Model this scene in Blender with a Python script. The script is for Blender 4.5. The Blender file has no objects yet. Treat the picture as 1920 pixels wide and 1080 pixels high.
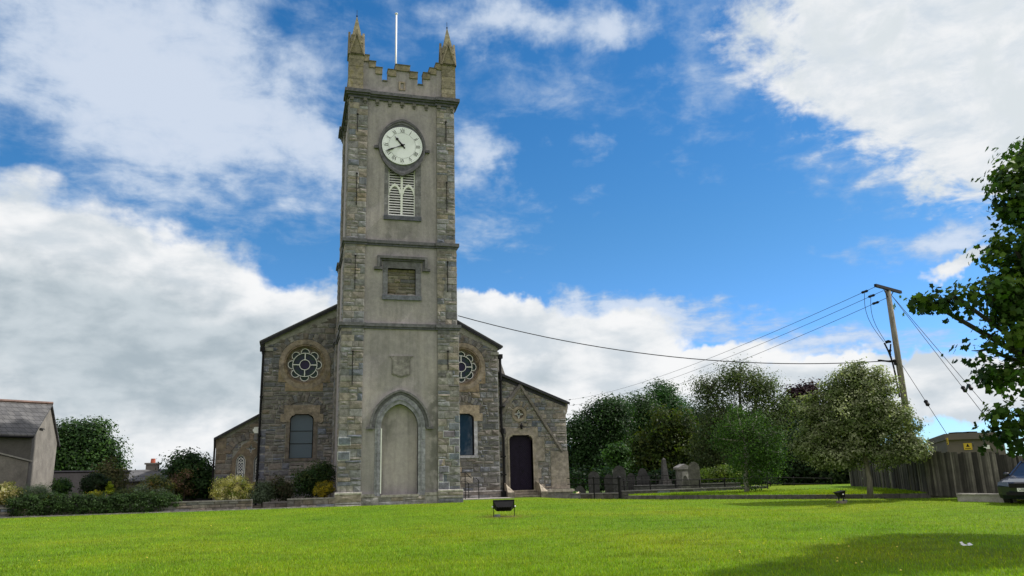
import bpy, math, random
import numpy as np
from mathutils import Vector, Matrix
from mathutils.geometry import tessellate_polygon
R = math.radians
S = bpy.context.scene
COL = S.collection

# ------------------------------------------------------------------ camera
F_PX, YAW, PITCH, ROLL = 1456.46, .2779, .241, -.0266
CAM = np.array([-4.9025, -39.614, .9943])
_f = np.array([math.sin(YAW)*math.cos(PITCH), math.cos(YAW)*math.cos(PITCH), math.sin(PITCH)])
_r = np.array([math.cos(YAW), -math.sin(YAW), 0.]); _u = np.cross(_r, _f)
_R = math.cos(ROLL)*_r+math.sin(ROLL)*_u; _U = -math.sin(ROLL)*_r+math.cos(ROLL)*_u
cd = bpy.data.cameras.new('camera'); cam = bpy.data.objects.new('camera', cd); COL.objects.link(cam)
cd.sensor_width = 36; cd.lens = 36*F_PX/1920; cd.clip_start = .1; cd.clip_end = 6000
cam.matrix_world = Matrix(((_R[0], _U[0], -_f[0], CAM[0]), (_R[1], _U[1], -_f[1], CAM[1]), (_R[2], _U[2], -_f[2], CAM[2]), (0, 0, 0, 1)))
S.camera = cam
S.view_settings.view_transform = 'Standard'; S.view_settings.look = 'None'
S.view_settings.gamma = 1; S.view_settings.exposure = .12

# ------------------------------------------------------------------ sun + sky
SUN_AZ, SUN_EL = 95., 47.          # clockwise from +Y
sd = bpy.data.lights.new('sun', 'SUN'); sd.energy = 4.6; sd.angle = R(.9); sd.color = (1, .955, .88)
so = bpy.data.objects.new('sun', sd); COL.objects.link(so)
sv = Vector((math.sin(R(SUN_AZ))*math.cos(R(SUN_EL)), math.cos(R(SUN_AZ))*math.cos(R(SUN_EL)), math.sin(R(SUN_EL))))
so.rotation_euler = sv.to_track_quat('Z', 'Y').to_euler()

def ray(px, py):
    return _R*(px-960)/F_PX - _U*(py-540)/F_PX + _f
def atY(px, py, Y):
    d = ray(px, py); return CAM+d*((Y-CAM[1])/d[1])
def XZ(px, py, Y):
    p = atY(px, py, Y); return float(p[0]), float(p[2])
def atD(px, py, D):
    d = ray(px, py); return CAM+d*(D/math.hypot(d[0], d[1]))
def azel(px, py):
    d = ray(px, py); return math.degrees(math.atan2(d[0], d[1])), math.degrees(math.atan2(d[2], math.hypot(d[0], d[1])))

class NT:
    """small node-tree writer"""
    def __init__(s, tree):
        s.t = tree; s.t.nodes.clear()
    def n(s, typ, **kw):
        nd = s.t.nodes.new('ShaderNode'+typ)
        ins = kw.pop('ins', {})
        for k, v in kw.items(): setattr(nd, k, v)
        for k, v in ins.items(): s.set(nd, k, v)
        return nd
    def set(s, nd, k, v):
        sock = nd.inputs[k]
        if hasattr(v, 'is_output') or isinstance(v, bpy.types.NodeSocket): s.t.links.new(v, sock)
        else:
            if isinstance(v, tuple) and len(v) == 3 and sock.type == 'RGBA': v = v+(1,)
            sock.default_value = v
    def m(s, op, a, b=None, c=None, clamp=False):
        nd = s.n('Math', operation=op, use_clamp=clamp); s.set(nd, 0, a)
        if b is not None: s.set(nd, 1, b)
        if c is not None: s.set(nd, 2, c)
        return nd.outputs[0]
    def v(s, op, a, b=None):
        nd = s.n('VectorMath', operation=op); s.set(nd, 0, a)
        if b is not None: s.set(nd, 1, b)
        return nd.outputs[1] if op in ('LENGTH', 'DOT_PRODUCT', 'DISTANCE') else nd.outputs[0]
    def noise(s, vec, scale, detail=4, rough=.55, dist=0, dim='3D'):
        nd = s.n('TexNoise', noise_dimensions=dim, ins={'Scale': scale, 'Detail': detail, 'Roughness': rough, 'Distortion': dist})
        if vec is not None: s.set(nd, 'Vector', vec)
        return nd
    def ramp(s, fac, stops):
        nd = s.n('ValToRGB'); cr = nd.color_ramp
        while len(cr.elements) < len(stops): cr.elements.new(.5)
        for e, (p, c) in zip(cr.elements, stops):
            e.position = p; e.color = (c if isinstance(c, tuple) else (c, c, c))+(1,)
        s.set(nd, 0, fac); return nd.outputs[0]
    def mix(s, fac, a, b, mode='MIX'):
        nd = s.n('Mix', data_type='RGBA', blend_type=mode)
        s.set(nd, 0, fac); s.set(nd, 6, a); s.set(nd, 7, b); return nd.outputs[2]
    def smooth(s, x, lo, hi):
        nd = s.n('MapRange', interpolation_type='SMOOTHSTEP'); s.set(nd, 0, x); s.set(nd, 1, lo); s.set(nd, 2, hi); return nd.outputs[0]

W = bpy.data.worlds.new('World'); S.world = W; W.use_nodes = True
def build_world():
    t = NT(W.node_tree)
    out = t.n('OutputWorld')
    sky = t.n('TexSky', sky_type='NISHITA', sun_disc=False, sun_elevation=R(SUN_EL), sun_rotation=R(SUN_AZ), altitude=50, air_density=1., dust_density=.25, ozone_density=2.6)
    hsv = t.n('HueSaturation', ins={'Saturation': 1.36, 'Value': .84, 'Color': sky.outputs[0]})
    tc = t.n('TexCoord').outputs['Generated']
    sep = t.n('SeparateXYZ', ins={0: tc})
    x, y, z = sep.outputs
    az = t.m('MULTIPLY', t.m('ARCTAN2', x, y), 57.2958)
    el = t.m('MULTIPLY', t.m('ARCSINE', z), 57.2958)
    ae = t.n('CombineXYZ', ins={0: az, 1: el, 2: 0.}).outputs[0]
    # cloud-plane coordinates: fine high-cloud texture in true perspective
    zz = t.m('MAXIMUM', t.m('ADD', z, .12), .05)
    pl = t.n('CombineXYZ', ins={0: t.m('DIVIDE', x, zz), 1: t.m('DIVIDE', y, zz), 2: 0.}).outputs[0]
    w1 = t.noise(ae, .11, 5, .6).outputs['Color']
    w2 = t.noise(ae, .42, 4, .6).outputs['Color']
    warp = t.v('ADD', t.v('MULTIPLY', t.v('SUBTRACT', w1, (.5, .5, .5)), (11, 6, 0)), t.v('MULTIPLY', t.v('SUBTRACT', w2, (.5, .5, .5)), (4.5, 2.8, 0)))
    aw = t.v('ADD', ae, warp)
    def blobs(lst):
        acc = None
        for (px, py, rx, ry, rot, wgt) in lst:
            a, e = azel(px, py)
            d = t.v('SUBTRACT', aw, (a, e, 0.))
            if rot: 
                nd = t.n('VectorRotate', rotation_type='Z_AXIS'); t.set(nd, 'Vector', d); nd.inputs['Angle'].default_value = R(-rot); d = nd.outputs[0]
            L = t.v('LENGTH', t.v('MULTIPLY', d, (25.4/rx, 25.4/ry, 0.)))
            v = t.m('MULTIPLY', t.m('SUBTRACT', 1.0, L), wgt)
            acc = v if acc is None else t.m('MAXIMUM', acc, v)
        return acc
    fine = t.noise(pl, 7.5, 9, .62, .25).outputs[0]
    mid = t.noise(ae, .16, 8, .6, .3).outputs[0]
    lae = t.v('MULTIPLY', ae, (.62, 1.25, 1.))
    cum = t.noise(lae, .3, 8, .54, .15).outputs[0]
    # thin high layer (veils, streaks, ripples)
    hi = blobs(HIGH)
    hd = t.m('ADD', hi, t.m('ADD', t.m('MULTIPLY', t.m('SUBTRACT', fine, .5), 1.5), t.m('MULTIPLY', t.m('SUBTRACT', mid, .5), .9)))
    ha = t.m('MULTIPLY', t.smooth(hd, -.12, .75), .86)
    # bright bank of thicker high cloud
    off = t.m('ABSOLUTE', t.m('WRAP', t.m('SUBTRACT', az, 16.), 180., -180.))
    around = t.m('MAXIMUM', t.smooth(off, 42., 62.), t.smooth(el, 44., 60.))  # extra bright cloud outside the view, added as neutral fill light
    br = t.m('MAXIMUM', blobs(BRIGHT), t.m('SUBTRACT', t.m('MULTIPLY', around, 3.6), 3.))
    bd = t.m('ADD', br, t.m('ADD', t.m('MULTIPLY', t.m('SUBTRACT', fine, .5), 1.15), t.m('MULTIPLY', t.m('SUBTRACT', mid, .5), .5)))
    ba = t.smooth(bd, -.05, .42)
    # low cumulus
    lo = blobs(LOW)
    ld = t.m('ADD', lo, t.m('ADD', t.m('MULTIPLY', t.m('SUBTRACT', cum, .5), .7), t.m('MULTIPLY', t.m('SUBTRACT', mid, .5), .35)))
    la = t.smooth(ld, -.03, .24)
    gr = blobs(GREY)
    gd = t.smooth(t.m('ADD', gr, t.m('MULTIPLY', t.m('SUBTRACT', cum, .5), .9)), -.05, .75)
    relief = t.smooth(t.noise(t.v('ADD', lae, (.9, 1.6, 0.)), .3, 8, .54, .15).outputs[0], .36, .66)
    K = CLOUD_K
    def kc(r, g, b): return (r*K, g*K, b*K)
    c_hi = t.mix(t.smooth(hd, .1, 1.0), kc(.50, .64, .84), kc(.80, .88, 1.0))
    c_br = t.mix(t.smooth(fine, .3, .68), kc(.72, .80, .88), kc(.98, 1.0, 1.02))
    c_br = t.mix(t.smooth(mid, .45, .62), c_br, kc(.80, .86, .90))
    c_br = t.mix(around, c_br, kc(1.0, .98, .97))
    c_lo = t.mix(relief, kc(1.04, 1.05, 1.06), kc(.70, .77, .83))
    c_lo = t.mix(gd, c_lo, t.mix(relief, kc(.67, .745, .795), kc(.455, .54, .60)))
    lowsky = t.mix(t.smooth(z, .0, .32), (.62, .92, 1.45), (1., 1., 1.))
    c = t.mix(ha, t.mix(1., hsv.outputs[0], lowsky, 'MULTIPLY'), c_hi)
    c = t.mix(ba, c, c_br)
    c = t.mix(la, c, c_lo)
    up = t.smooth(z, -.02, .0)
    c = t.mix(up, (1.2, 1.3, 1.0), c)
    bg = t.n('Background', ins={0: c, 1: .15})
    t.t.links.new(bg.outputs[0], out.inputs[0])
CLOUD_K = 5.5
HIGH = [(300, 150, 470, 240, -12, 1.3), (560, 260, 200, 130, -20, 1.), (960, 30, 300, 55, 3, .75), (1120, 30, 170, 60, 0, .95), (900, 290, 75, 120, 10, .8), (900, 420, 110, 50, 0, .35),
        (1330, 130, 90, 160, 20, .35), (1780, 445, 150, 38, 0, .8), (1120, 605, 360, 55, -6, 1.4), (1550, 660, 330, 34, 0, .7), (1700, 300, 240, 60, -22, .5), (120, 370, 300, 70, 0, .5), (740, 90, 120, 70, 0, .15), (1100, 265, 60, 14, 0, .2), (1000, 160, 160, 50, 0, .1), (600, 90, 200, 60, -20, .1)]
BRIGHT = [(1830, 70, 430, 235, -20, 1.5), (1620, 60, 230, 150, -30, 1.1), (1860, 260, 200, 110, -15, 1.)]
LOW = [(110, 690, 700, 290, -12, 1.3), (520, 660, 260, 150, 0, 1.), (980, 655, 400, 88, -6, 1.2), (1150, 730, 420, 70, 0, 1.), (1650, 735, 330, 58, 0, 1.2), (1330, 690, 120, 45, 0, .8), (1900, 720, 200, 60, 0, 1.), (950, 740, 300, 110, 0, 1.), (1800, 500, 95, 26, 8, .6),
       (255, 862, 50, 34, 0, .8), (360, 860, 40, 20, 0, .5), (900, 600, 200, 60, 0, .8)]
GREY = [(220, 650, 520, 150, -8, 1.2), (150, 740, 400, 60, 0, .6), (1000, 700, 180, 50, 0, .35), (1720, 720, 260, 26, 0, .2), (540, 700, 160, 110, 0, .7)]
build_world()

# ------------------------------------------------------------------ materials
MATS = {}
def mat(name, fn):
    if name not in MATS:
        m = bpy.data.materials.new(name); m.use_nodes = True
        t = NT(m.node_tree); o = t.n('OutputMaterial'); fn(t, o); MATS[name] = m
    return MATS[name]
def principled(t, o, **ins):
    p = t.n('BsdfPrincipled', ins=ins); t.t.links.new(p.outputs[0], o.inputs[0]); return p
def bump(t, h, strength=.5, dist=.02):
    return t.n('Bump', ins={'Strength': strength, 'Distance': dist, 'Height': h}).outputs[0]
def obj_co(t): return t.n('TexCoord').outputs['Object']
def m_stone(name, mul=(1, 1, 1), rough=.9, lichen=.0, bmp=.6):
    def fn(t, o):
        co = obj_co(t)
        tint = t.n('Attribute', attribute_name='tint').outputs['Color']
        n1 = t.noise(co, 5, 6, .65).outputs[0]; n2 = t.noise(co, 38, 5, .65).outputs[0]; n3 = t.noise(co, 1.1, 4, .6).outputs[0]
        c = t.mix(1., tint, mul, 'MULTIPLY')
        c = t.mix(1., c, t.ramp(n1, [(.28, .5), (.5, .95), (.72, 1.45)]), 'MULTIPLY')
        c = t.mix(1., c, t.ramp(n2, [(.3, .72), (.7, 1.22)]), 'MULTIPLY')
        c = t.mix(1., c, t.ramp(n3, [(.3, .8), (.7, 1.12)]), 'MULTIPLY')
        if lichen:
            l = t.noise(co, 3.2, 7, .7).outputs[0]
            c = t.mix(t.m('MULTIPLY', t.smooth(l, .5, .66), lichen), c, (.20, .17, .055))
        l2 = t.noise(co, 9, 5, .7).outputs[0]
        c = t.mix(t.m('MULTIPLY', t.smooth(l2, .6, .72), .3), c, (.40, .40, .36))
        h = t.m('ADD', t.m('MULTIPLY', n1, .6), t.m('MULTIPLY', n2, .4))
        principled(t, o, **{'Base Color': c, 'Roughness': rough, 'Normal': bump(t, h, bmp, .035)})
    return mat(name, fn)
def m_render():
    def fn(t, o):
        co = obj_co(t)
        tint = t.n('Attribute', attribute_name='tint').outputs['Color']
        big = t.noise(co, .42, 6, .62).outputs[0]
        stk = t.noise(t.v('MULTIPLY', co, (3.2, 3.2, .28)), 1., 6, .62).outputs[0]
        gr = t.noise(co, 55, 4, .7).outputs[0]; mid = t.noise(co, 6, 5, .6).outputs[0]
        c = t.mix(1., (.325, .300, .318), t.ramp(big, [(.3, (.70, .71, .73)), (.5, (1., 1., 1.)), (.7, (1.22, 1.19, 1.13))]), 'MULTIPLY')
        c = t.mix(1., c, t.ramp(stk, [(.3, .76), (.5, 1.), (.7, 1.14)]), 'MULTIPLY')
        c = t.mix(1., c, t.ramp(mid, [(.3, .88), (.7, 1.1)]), 'MULTIPLY')
        c = t.mix(1., c, t.ramp(gr, [(.3, .78), (.7, 1.2)]), 'MULTIPLY')
        # damp patches beside the blind arch and below the louvres
        sp = t.n('SeparateXYZ', ins={0: co}); X, Y, Z = sp.outputs
        ww = t.noise(co, 1.6, 5, .6).outputs[0]
        def patch(x0, x1, z0, z1, sx=.25, sz=.8):
            a = t.m('MULTIPLY', t.smooth(X, x0-sx, x0+sx), t.m('SUBTRACT', 1., t.smooth(X, x1-sx, x1+sx)))
            b = t.m('MULTIPLY', t.smooth(Z, z0-sz, z0+sz), t.m('SUBTRACT', 1., t.smooth(Z, z1-sz, z1+sz)))
            return t.m('MULTIPLY', a, b)
        p = t.m('ADD', t.m('ADD', patch(1.28, 1.9, .3, 5.4), t.m('MULTIPLY', patch(-.75, -.3, 2.8, 4.1, .2, .4), .7)), t.m('ADD', t.m('MULTIPLY', patch(-.9, .8, 11.9, 13.6), .6), t.m('MULTIPLY', patch(-.7, .7, 7.2, 8.2, .3, .3), .3)))
        p = t.m('MULTIPLY', p, t.smooth(ww, .38, .55))
        c = t.mix(t.m('MULTIPLY', p, .75), c, (.105, .105, .10))
        c = t.mix(1., c, tint, 'MULTIPLY')
        principled(t, o, **{'Base Color': c, 'Roughness': .95, 'Normal': bump(t, t.m('ADD', gr, t.m('MULTIPLY', mid, .8)), .55, .02)})
    return mat('roughcast_render', fn)
def m_plain(name, col, rough=.6, var=.25, scale=4, bmp=.2, metal=0., spec=None, coat=0.):
    def fn(t, o):
        co = obj_co(t)
        n1 = t.noise(co, scale, 6, .65).outputs[0]; n2 = t.noise(co, scale*9, 4, .6).outputs[0]
        c = t.mix(1., col, t.ramp(n1, [(.3, 1-var), (.7, 1+var)]), 'MULTIPLY')
        c = t.mix(1., c, t.ramp(n2, [(.3, 1-var*.5), (.7, 1+var*.5)]), 'MULTIPLY')
        ins = {'Base Color': c, 'Roughness': rough, 'Metallic': metal, 'Coat Weight': coat, 'Specular IOR Level': .5 if spec is None else spec}
        if bmp: ins['Normal'] = bump(t, t.m('ADD', n1, n2), bmp, .01)
        principled(t, o, **ins)
    return mat(name, fn)
def m_slate(name, c1, c2, rough=.65, sx=.3, sz=.22):
    def fn(t, o):
        co = obj_co(t)
        sp = t.n('SeparateXYZ', ins={0: co}); X, Y, Z = sp.outputs
        u = t.n('CombineXYZ', ins={0: t.m('ADD', t.m('MULTIPLY', X, .6), Y), 1: Z, 2: 0.}).outputs[0]
        b = t.n('TexBrick', ins={'Vector': u, 'Scale': 1., 'Mortar Size': .012, 'Brick Width': sx, 'Row Height': sz, 'Color1': c1+(1,), 'Color2': c2+(1,), 'Mortar': (.015, .015, .017, 1)})
        n = t.noise(co, 2, 6, .65).outputs[0]
        c = t.mix(1., b.outputs[0], t.ramp(n, [(.3, .65), (.7, 1.35)]), 'MULTIPLY')
        principled(t, o, **{'Base Color': c, 'Roughness': rough, 'Normal': bump(t, b.outputs[1], -.6, .02)})
    return mat(name, fn)
def m_glass(name, col, rough=.06, sp=.8):
    def fn(t, o):
        co = obj_co(t)
        n = t.noise(co, 1.6, 2, .5).outputs[0]
        principled(t, o, **{'Base Color': col, 'Roughness': rough, 'Specular IOR Level': sp, 'Normal': bump(t, n, .12, .05)})
    return mat(name, fn)
def m_leaf(name, rough=.5, trans=.35, mul=(1, 1, 1)):
    def fn(t, o):
        tint = t.n('Attribute', attribute_name='tint').outputs['Color']
        c = t.mix(1., tint, mul, 'MULTIPLY')
        p = t.n('BsdfPrincipled', ins={'Base Color': c, 'Roughness': rough, 'Specular IOR Level': .13})
        tr = t.n('BsdfTranslucent', ins={0: t.mix(1., c, (1.5, 1.7, .6), 'MULTIPLY')})
        ms = t.n('MixShader', ins={0: trans, 1: p.outputs[0], 2: tr.outputs[0]})
        t.t.links.new(ms.outputs[0], o.inputs[0])
    return mat(name, fn)
def m_bark(name, col):
    def fn(t, o):
        co = obj_co(t)
        n = t.noise(t.v('MULTIPLY', co, (14, 14, 2.5)), 1., 6, .7).outputs[0]
        c = t.mix(1., col, t.ramp(n, [(.3, .5), (.7, 1.45)]), 'MULTIPLY')
        principled(t, o, **{'Base Color': c, 'Roughness': .9, 'Normal': bump(t, n, .7, .03)})
    return mat(name, fn)

RUB = m_stone('rubble_stone', mul=(1.06, 1.03, 1.10)); MORT = m_plain('lime_mortar', (.25, .245, .225), .95, .3, 3, .4)
SAND = m_stone('sandstone', mul=(1.03, .98, 1.08), lichen=.25, bmp=.4); LICH = m_stone('lichened_sandstone', lichen=.6, bmp=.6, mul=(.97, .97, 1.08))
ROUGH = m_render(); DARK = m_stone('dark_limestone', mul=(.95, .93, 1.06), bmp=.35)
WHITEP = m_plain('white_paint', (.78, .79, .79), .45, .06, 3, .0)
DIALW = m_plain('dial_white', (.76, .80, .85), .35, .04, 2, .0)
BLACK = m_plain('black_paint', (.009, .009, .011), .5, .3, 8, .0, spec=.15)
IRON = m_plain('black_iron', (.011, .011, .013), .6, .3, 12, .2, spec=.12)
GLASSB = m_glass('dark_blue_glass', (.010, .022, .05), .08, .22); GLASSW = m_glass('blue_reflecting_glass', (.02, .05, .10), .05, .5); GLASSG = m_glass('grey_screened_glass', (.07, .105, .145), .2, .3)
GLASSR = m_glass('dark_red_glass', (.012, .010, .05), .08, .2); GLASSG2 = m_glass('dark_green_glass', (.012, .04, .03), .08, .2)
DOORM = m_plain('dark_purple_door_paint', (.016, .011, .028), .55, .25, 5, .1, spec=.15)
LEADG = m_plain('grey_roof_edge', (.035, .035, .045), .6, .2, 3, .0, spec=.2)
SLATE = m_slate('roof_slate', (.07, .07, .075), (.11, .108, .11))
CONC = m_plain('concrete', (.30, .29, .27), .9, .25, 3, .4)
WHITET = (.55, .55, .53)
T_SAND = (.29, .25, .185); T_DARK = (.10, .105, .115); T_GREY = (.205, .202, .195); T_BLUE = (.14, .15, .168)

# ------------------------------------------------------------------ geometry
class G:
    def __init__(s): s.v = []; s.f = []; s.c = []; s.cur = (1., 1., 1.)
    def add(s, vs, fs, c=None):
        b = len(s.v); s.v += [tuple(map(float, p)) for p in vs]; s.f += [tuple(i+b for i in f) for f in fs]
        s.c += [c or s.cur]*len(vs)
    def box(s, x0, x1, y0, y1, z0, z1, c=None):
        s.add([(x, y, z) for x in (x0, x1) for y in (y0, y1) for z in (z0, z1)],
              [(0, 1, 3, 2), (4, 6, 7, 5), (0, 4, 5, 1), (2, 3, 7, 6), (0, 2, 6, 4), (1, 5, 7, 3)], c)
    def obox(s, p, ax, ay, az, c=None):
        """box centred at p with half-axis vectors"""
        p, ax, ay, az = [np.array(q, float) for q in (p, ax, ay, az)]
        s.add([p+i*ax+j*ay+k*az for i in (-1, 1) for j in (-1, 1) for k in (-1, 1)],
              [(0, 1, 3, 2), (4, 6, 7, 5), (0, 4, 5, 1), (2, 3, 7, 6), (0, 2, 6, 4), (1, 5, 7, 3)], c)
    def bar(s, a, b, w, d, up=(0, 0, 1), c=None):
        a, b = np.array(a, float), np.array(b, float); t = b-a; L = np.linalg.norm(t); t /= L
        n = np.cross(t, up); n /= np.linalg.norm(n); m = np.cross(n, t)
        s.obox((a+b)/2, t*L/2, n*w/2, m*d/2, c)
    def plate(s, out, y0, y1, holes=(), c=None, caps=True):
        """XZ outline (with holes) extruded from y0 (front) to y1"""
        loops = [list(out)]+[list(h) for h in holes]
        flat = [p for l in loops for p in l]; n = len(flat)
        tris = tessellate_polygon([[Vector((p[0], p[1], 0)) for p in l] for l in loops])
        vs = [(p[0], y0, p[1]) for p in flat]+[(p[0], y1, p[1]) for p in flat]
        fs = []
        if caps: fs += [tuple(t) for t in tris]+[tuple(i+n for i in t)[::-1] for t in tris]
        b = 0
        for l in loops:
            k = len(l)
            for i in range(k):
                j = (i+1) % k; fs.append((b+i, b+j, b+j+n, b+i+n))
            b += k
        s.add(vs, fs, c)
    def band(s, pa, pb, y0, y1, c=None, closed=False):
        """ribbon between two equal-length XZ polylines, with thickness"""
        n = len(pa)
        vs = [(p[0], y0, p[1]) for p in pa]+[(p[0], y0, p[1]) for p in pb]+[(p[0], y1, p[1]) for p in pa]+[(p[0], y1, p[1]) for p in pb]
        fs = []
        for i in range(n if closed else n-1):
            j = (i+1) % n
            fs += [(i, j, n+j, n+i), (2*n+i, 3*n+i, 3*n+j, 2*n+j), (i, 2*n+i, 2*n+j, j), (n+i, n+j, 3*n+j, 3*n+i)]
        if not closed: fs += [(0, n, 3*n, 2*n), (n-1, 3*n-1, 4*n-1, 2*n-1)]
        s.add(vs, fs, c)
    def tube(s, pts, r, k=8, c=None, cap=True):
        pts = [np.array(p, float) for p in pts]; rs = r if hasattr(r, '__len__') else [r]*len(pts)
        vs = []; fs = []
        ref = None
        for i, p in enumerate(pts):
            t = pts[min(i+1, len(pts)-1)]-pts[max(i-1, 0)]; t = t/(np.linalg.norm(t)+1e-9)
            if ref is None: ref = np.array((0, 0, 1.)) if abs(t[2]) < .9 else np.array((1., 0, 0))
            n = np.cross(t, ref); n /= np.linalg.norm(n)+1e-9; m = np.cross(n, t); ref = m
            for j in range(k):
                a = 2*math.pi*j/k; vs.append(p+(n*math.cos(a)+m*math.sin(a))*rs[i])
        for i in range(len(pts)-1):
            for j in range(k):
                a = i*k+j; b = i*k+(j+1) % k; fs.append((a, b, b+k, a+k))
        if cap: fs += [tuple(range(k))[::-1], tuple(range((len(pts)-1)*k, len(pts)*k))]
        s.add(vs, fs, c)
    def cone(s, cx, cy, z0, z1, r0, r1, k=4, rot=math.pi/4, c=None):
        vs = [(cx+r0*math.cos(rot+2*math.pi*j/k), cy+r0*math.sin(rot+2*math.pi*j/k), z0) for j in range(k)]
        vs += [(cx+r1*math.cos(rot+2*math.pi*j/k), cy+r1*math.sin(rot+2*math.pi*j/k), z1) for j in range(k)]
        s.add(vs, [(j, (j+1) % k, k+(j+1) % k, k+j) for j in range(k)]+[tuple(range(k))[::-1], tuple(range(k, 2*k))], c)
    def sphere(s, p, r, k=8, c=None, sc=(1, 1, 1)):
        vs = []; fs = []
        for i in range(k+1):
            for j in range(k*2):
                th = math.pi*i/k; ph = math.pi*j/k
                vs.append((p[0]+r*sc[0]*math.sin(th)*math.cos(ph), p[1]+r*sc[1]*math.sin(th)*math.sin(ph), p[2]+r*sc[2]*math.cos(th)))
        for i in range(k):
            for j in range(k*2):
                a = i*2*k+j; b = i*2*k+(j+1) % (2*k); fs.append((a, b, b+2*k, a+2*k))
        s.add(vs, fs, c)
def world_loc(o):
    l = Vector((0, 0, 0))
    while o: l += o.location; o = o.parent
    return l
def obj(name, g, m, parent=None, label=None, smooth=False, loc=None):
    me = bpy.data.meshes.new(name)
    off = world_loc(parent) if parent else Vector(loc or (0, 0, 0))
    vs = np.array(g.v, dtype=np.float32)-np.array(off, dtype=np.float32)
    me.from_pydata(vs.tolist(), [], g.f)
    at = me.color_attributes.new('tint', 'FLOAT_COLOR', 'POINT')
    cc = np.ones((len(g.v), 4), dtype=np.float32); cc[:, :3] = g.c; at.data.foreach_set('color', cc.ravel())
    if smooth: me.polygons.foreach_set('use_smooth', [True]*len(me.polygons))
    me.materials.append(m); me.update()
    o = bpy.data.objects.new(name, me); COL.objects.link(o)
    if parent: o.parent = parent
    else: o.location = off
    if label: o['label'] = label
    return o
def tag(o, label, cat, group=None, kind=None):
    if label: o['label'] = label
    if cat: o['category'] = cat
    if group: o['group'] = group
    if kind: o['kind'] = kind
    return o
def thing(name, label, cat, loc=(0, 0, 0), group=None):
    o = bpy.data.objects.new(name, None); COL.objects.link(o); o.location = loc; o.empty_display_size = .3
    return tag(o, label, cat, group)
def struct(name, g, m, smooth=False):
    o = obj(name, g, m, smooth=smooth); o['kind'] = 'structure'; return o

def clip(poly, lines):
    """keep the part where a*x+b*z<=c"""
    for a, b, c in lines:
        out = []
        for i in range(len(poly)):
            p, q = poly[i], poly[(i+1) % len(poly)]
            dp, dq = a*p[0]+b*p[1]-c, a*q[0]+b*q[1]-c
            if dp <= 0: out.append(p)
            if dp*dq < 0:
                t = dp/(dp-dq); out.append((p[0]+t*(q[0]-p[0]), p[1]+t*(q[1]-p[1])))
        poly = out
        if len(poly) < 3: return None
    return poly
def area(p): return abs(sum(p[i][0]*p[(i+1) % len(p)][1]-p[(i+1) % len(p)][0]*p[i][1] for i in range(len(p))))/2
def subtract(rects, h):
    out = []
    for (a, b, c, d) in rects:
        x0, x1, z0, z1 = h
        if x1 <= a or x0 >= b or z1 <= c or z0 >= d: out.append((a, b, c, d)); continue
        if x0 > a: out.append((a, x0, c, d))
        if x1 < b: out.append((x1, b, c, d))
        m0, m1 = max(a, x0), min(b, x1)
        if z0 > c: out.append((m0, m1, c, z0))
        if z1 < d: out.append((m0, m1, z1, d))
    return out
def stone(g, poly, basis, prot, mort, rnd, tint, rough=.03):
    O, U, N = basis
    cx = sum(p[0] for p in poly)/len(poly); cz = sum(p[1] for p in poly)/len(poly)
    w = max(p[0] for p in poly)-min(p[0] for p in poly); h = max(p[1] for p in poly)-min(p[1] for p in poly)
    if w < mort*3 or h < mort*3: return
    def ring(ins, d, jit=0):
        sx = max(0, 1-2*ins/w); sz = max(0, 1-2*ins/h); r = []
        for p in poly:
            u = cx+(p[0]-cx)*sx+rnd.uniform(-jit, jit); z = cz+(p[1]-cz)*sz+rnd.uniform(-jit, jit)
            r.append(tuple(O+U*u+N*(d+rnd.uniform(-jit, jit)*.5)+np.array((0, 0, z))))
        return r
    n = len(poly); pr = prot+rnd.uniform(-.3, .5)*rough
    a = ring(mort/2, -.01); b = ring(mort/2+.003, pr*.55, .004); c = ring(mort/2+min(.028, w*.12, h*.12), pr, .006)
    ctr = [tuple(O+U*(cx+rnd.uniform(-.2, .2)*w)+N*(pr+rnd.uniform(-.3, 1.)*rough)+np.array((0, 0, cz+rnd.uniform(-.2, .2)*h)))]
    fs = [(i, (i+1) % n, n+(i+1) % n, n+i) for i in range(n)]+[(n+i, n+(i+1) % n, 2*n+(i+1) % n, 2*n+i) for i in range(n)]+[(2*n+i, 2*n+(i+1) % n, 3*n) for i in range(n)]
    g.add(a+b+c+ctr, fs, tint)
def rub_tint(rnd, base=T_GREY, var=.3):
    k = 1+rnd.uniform(-var, var); w = rnd.uniform(-.08, .1)
    q = rnd.random()
    b = base
    if q < .12: b = T_BLUE
    elif q < .17: b = (.24, .222, .185)
    return (b[0]*k*(1+w), b[1]*k, b[2]*k*(1-w*1.3))
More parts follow.
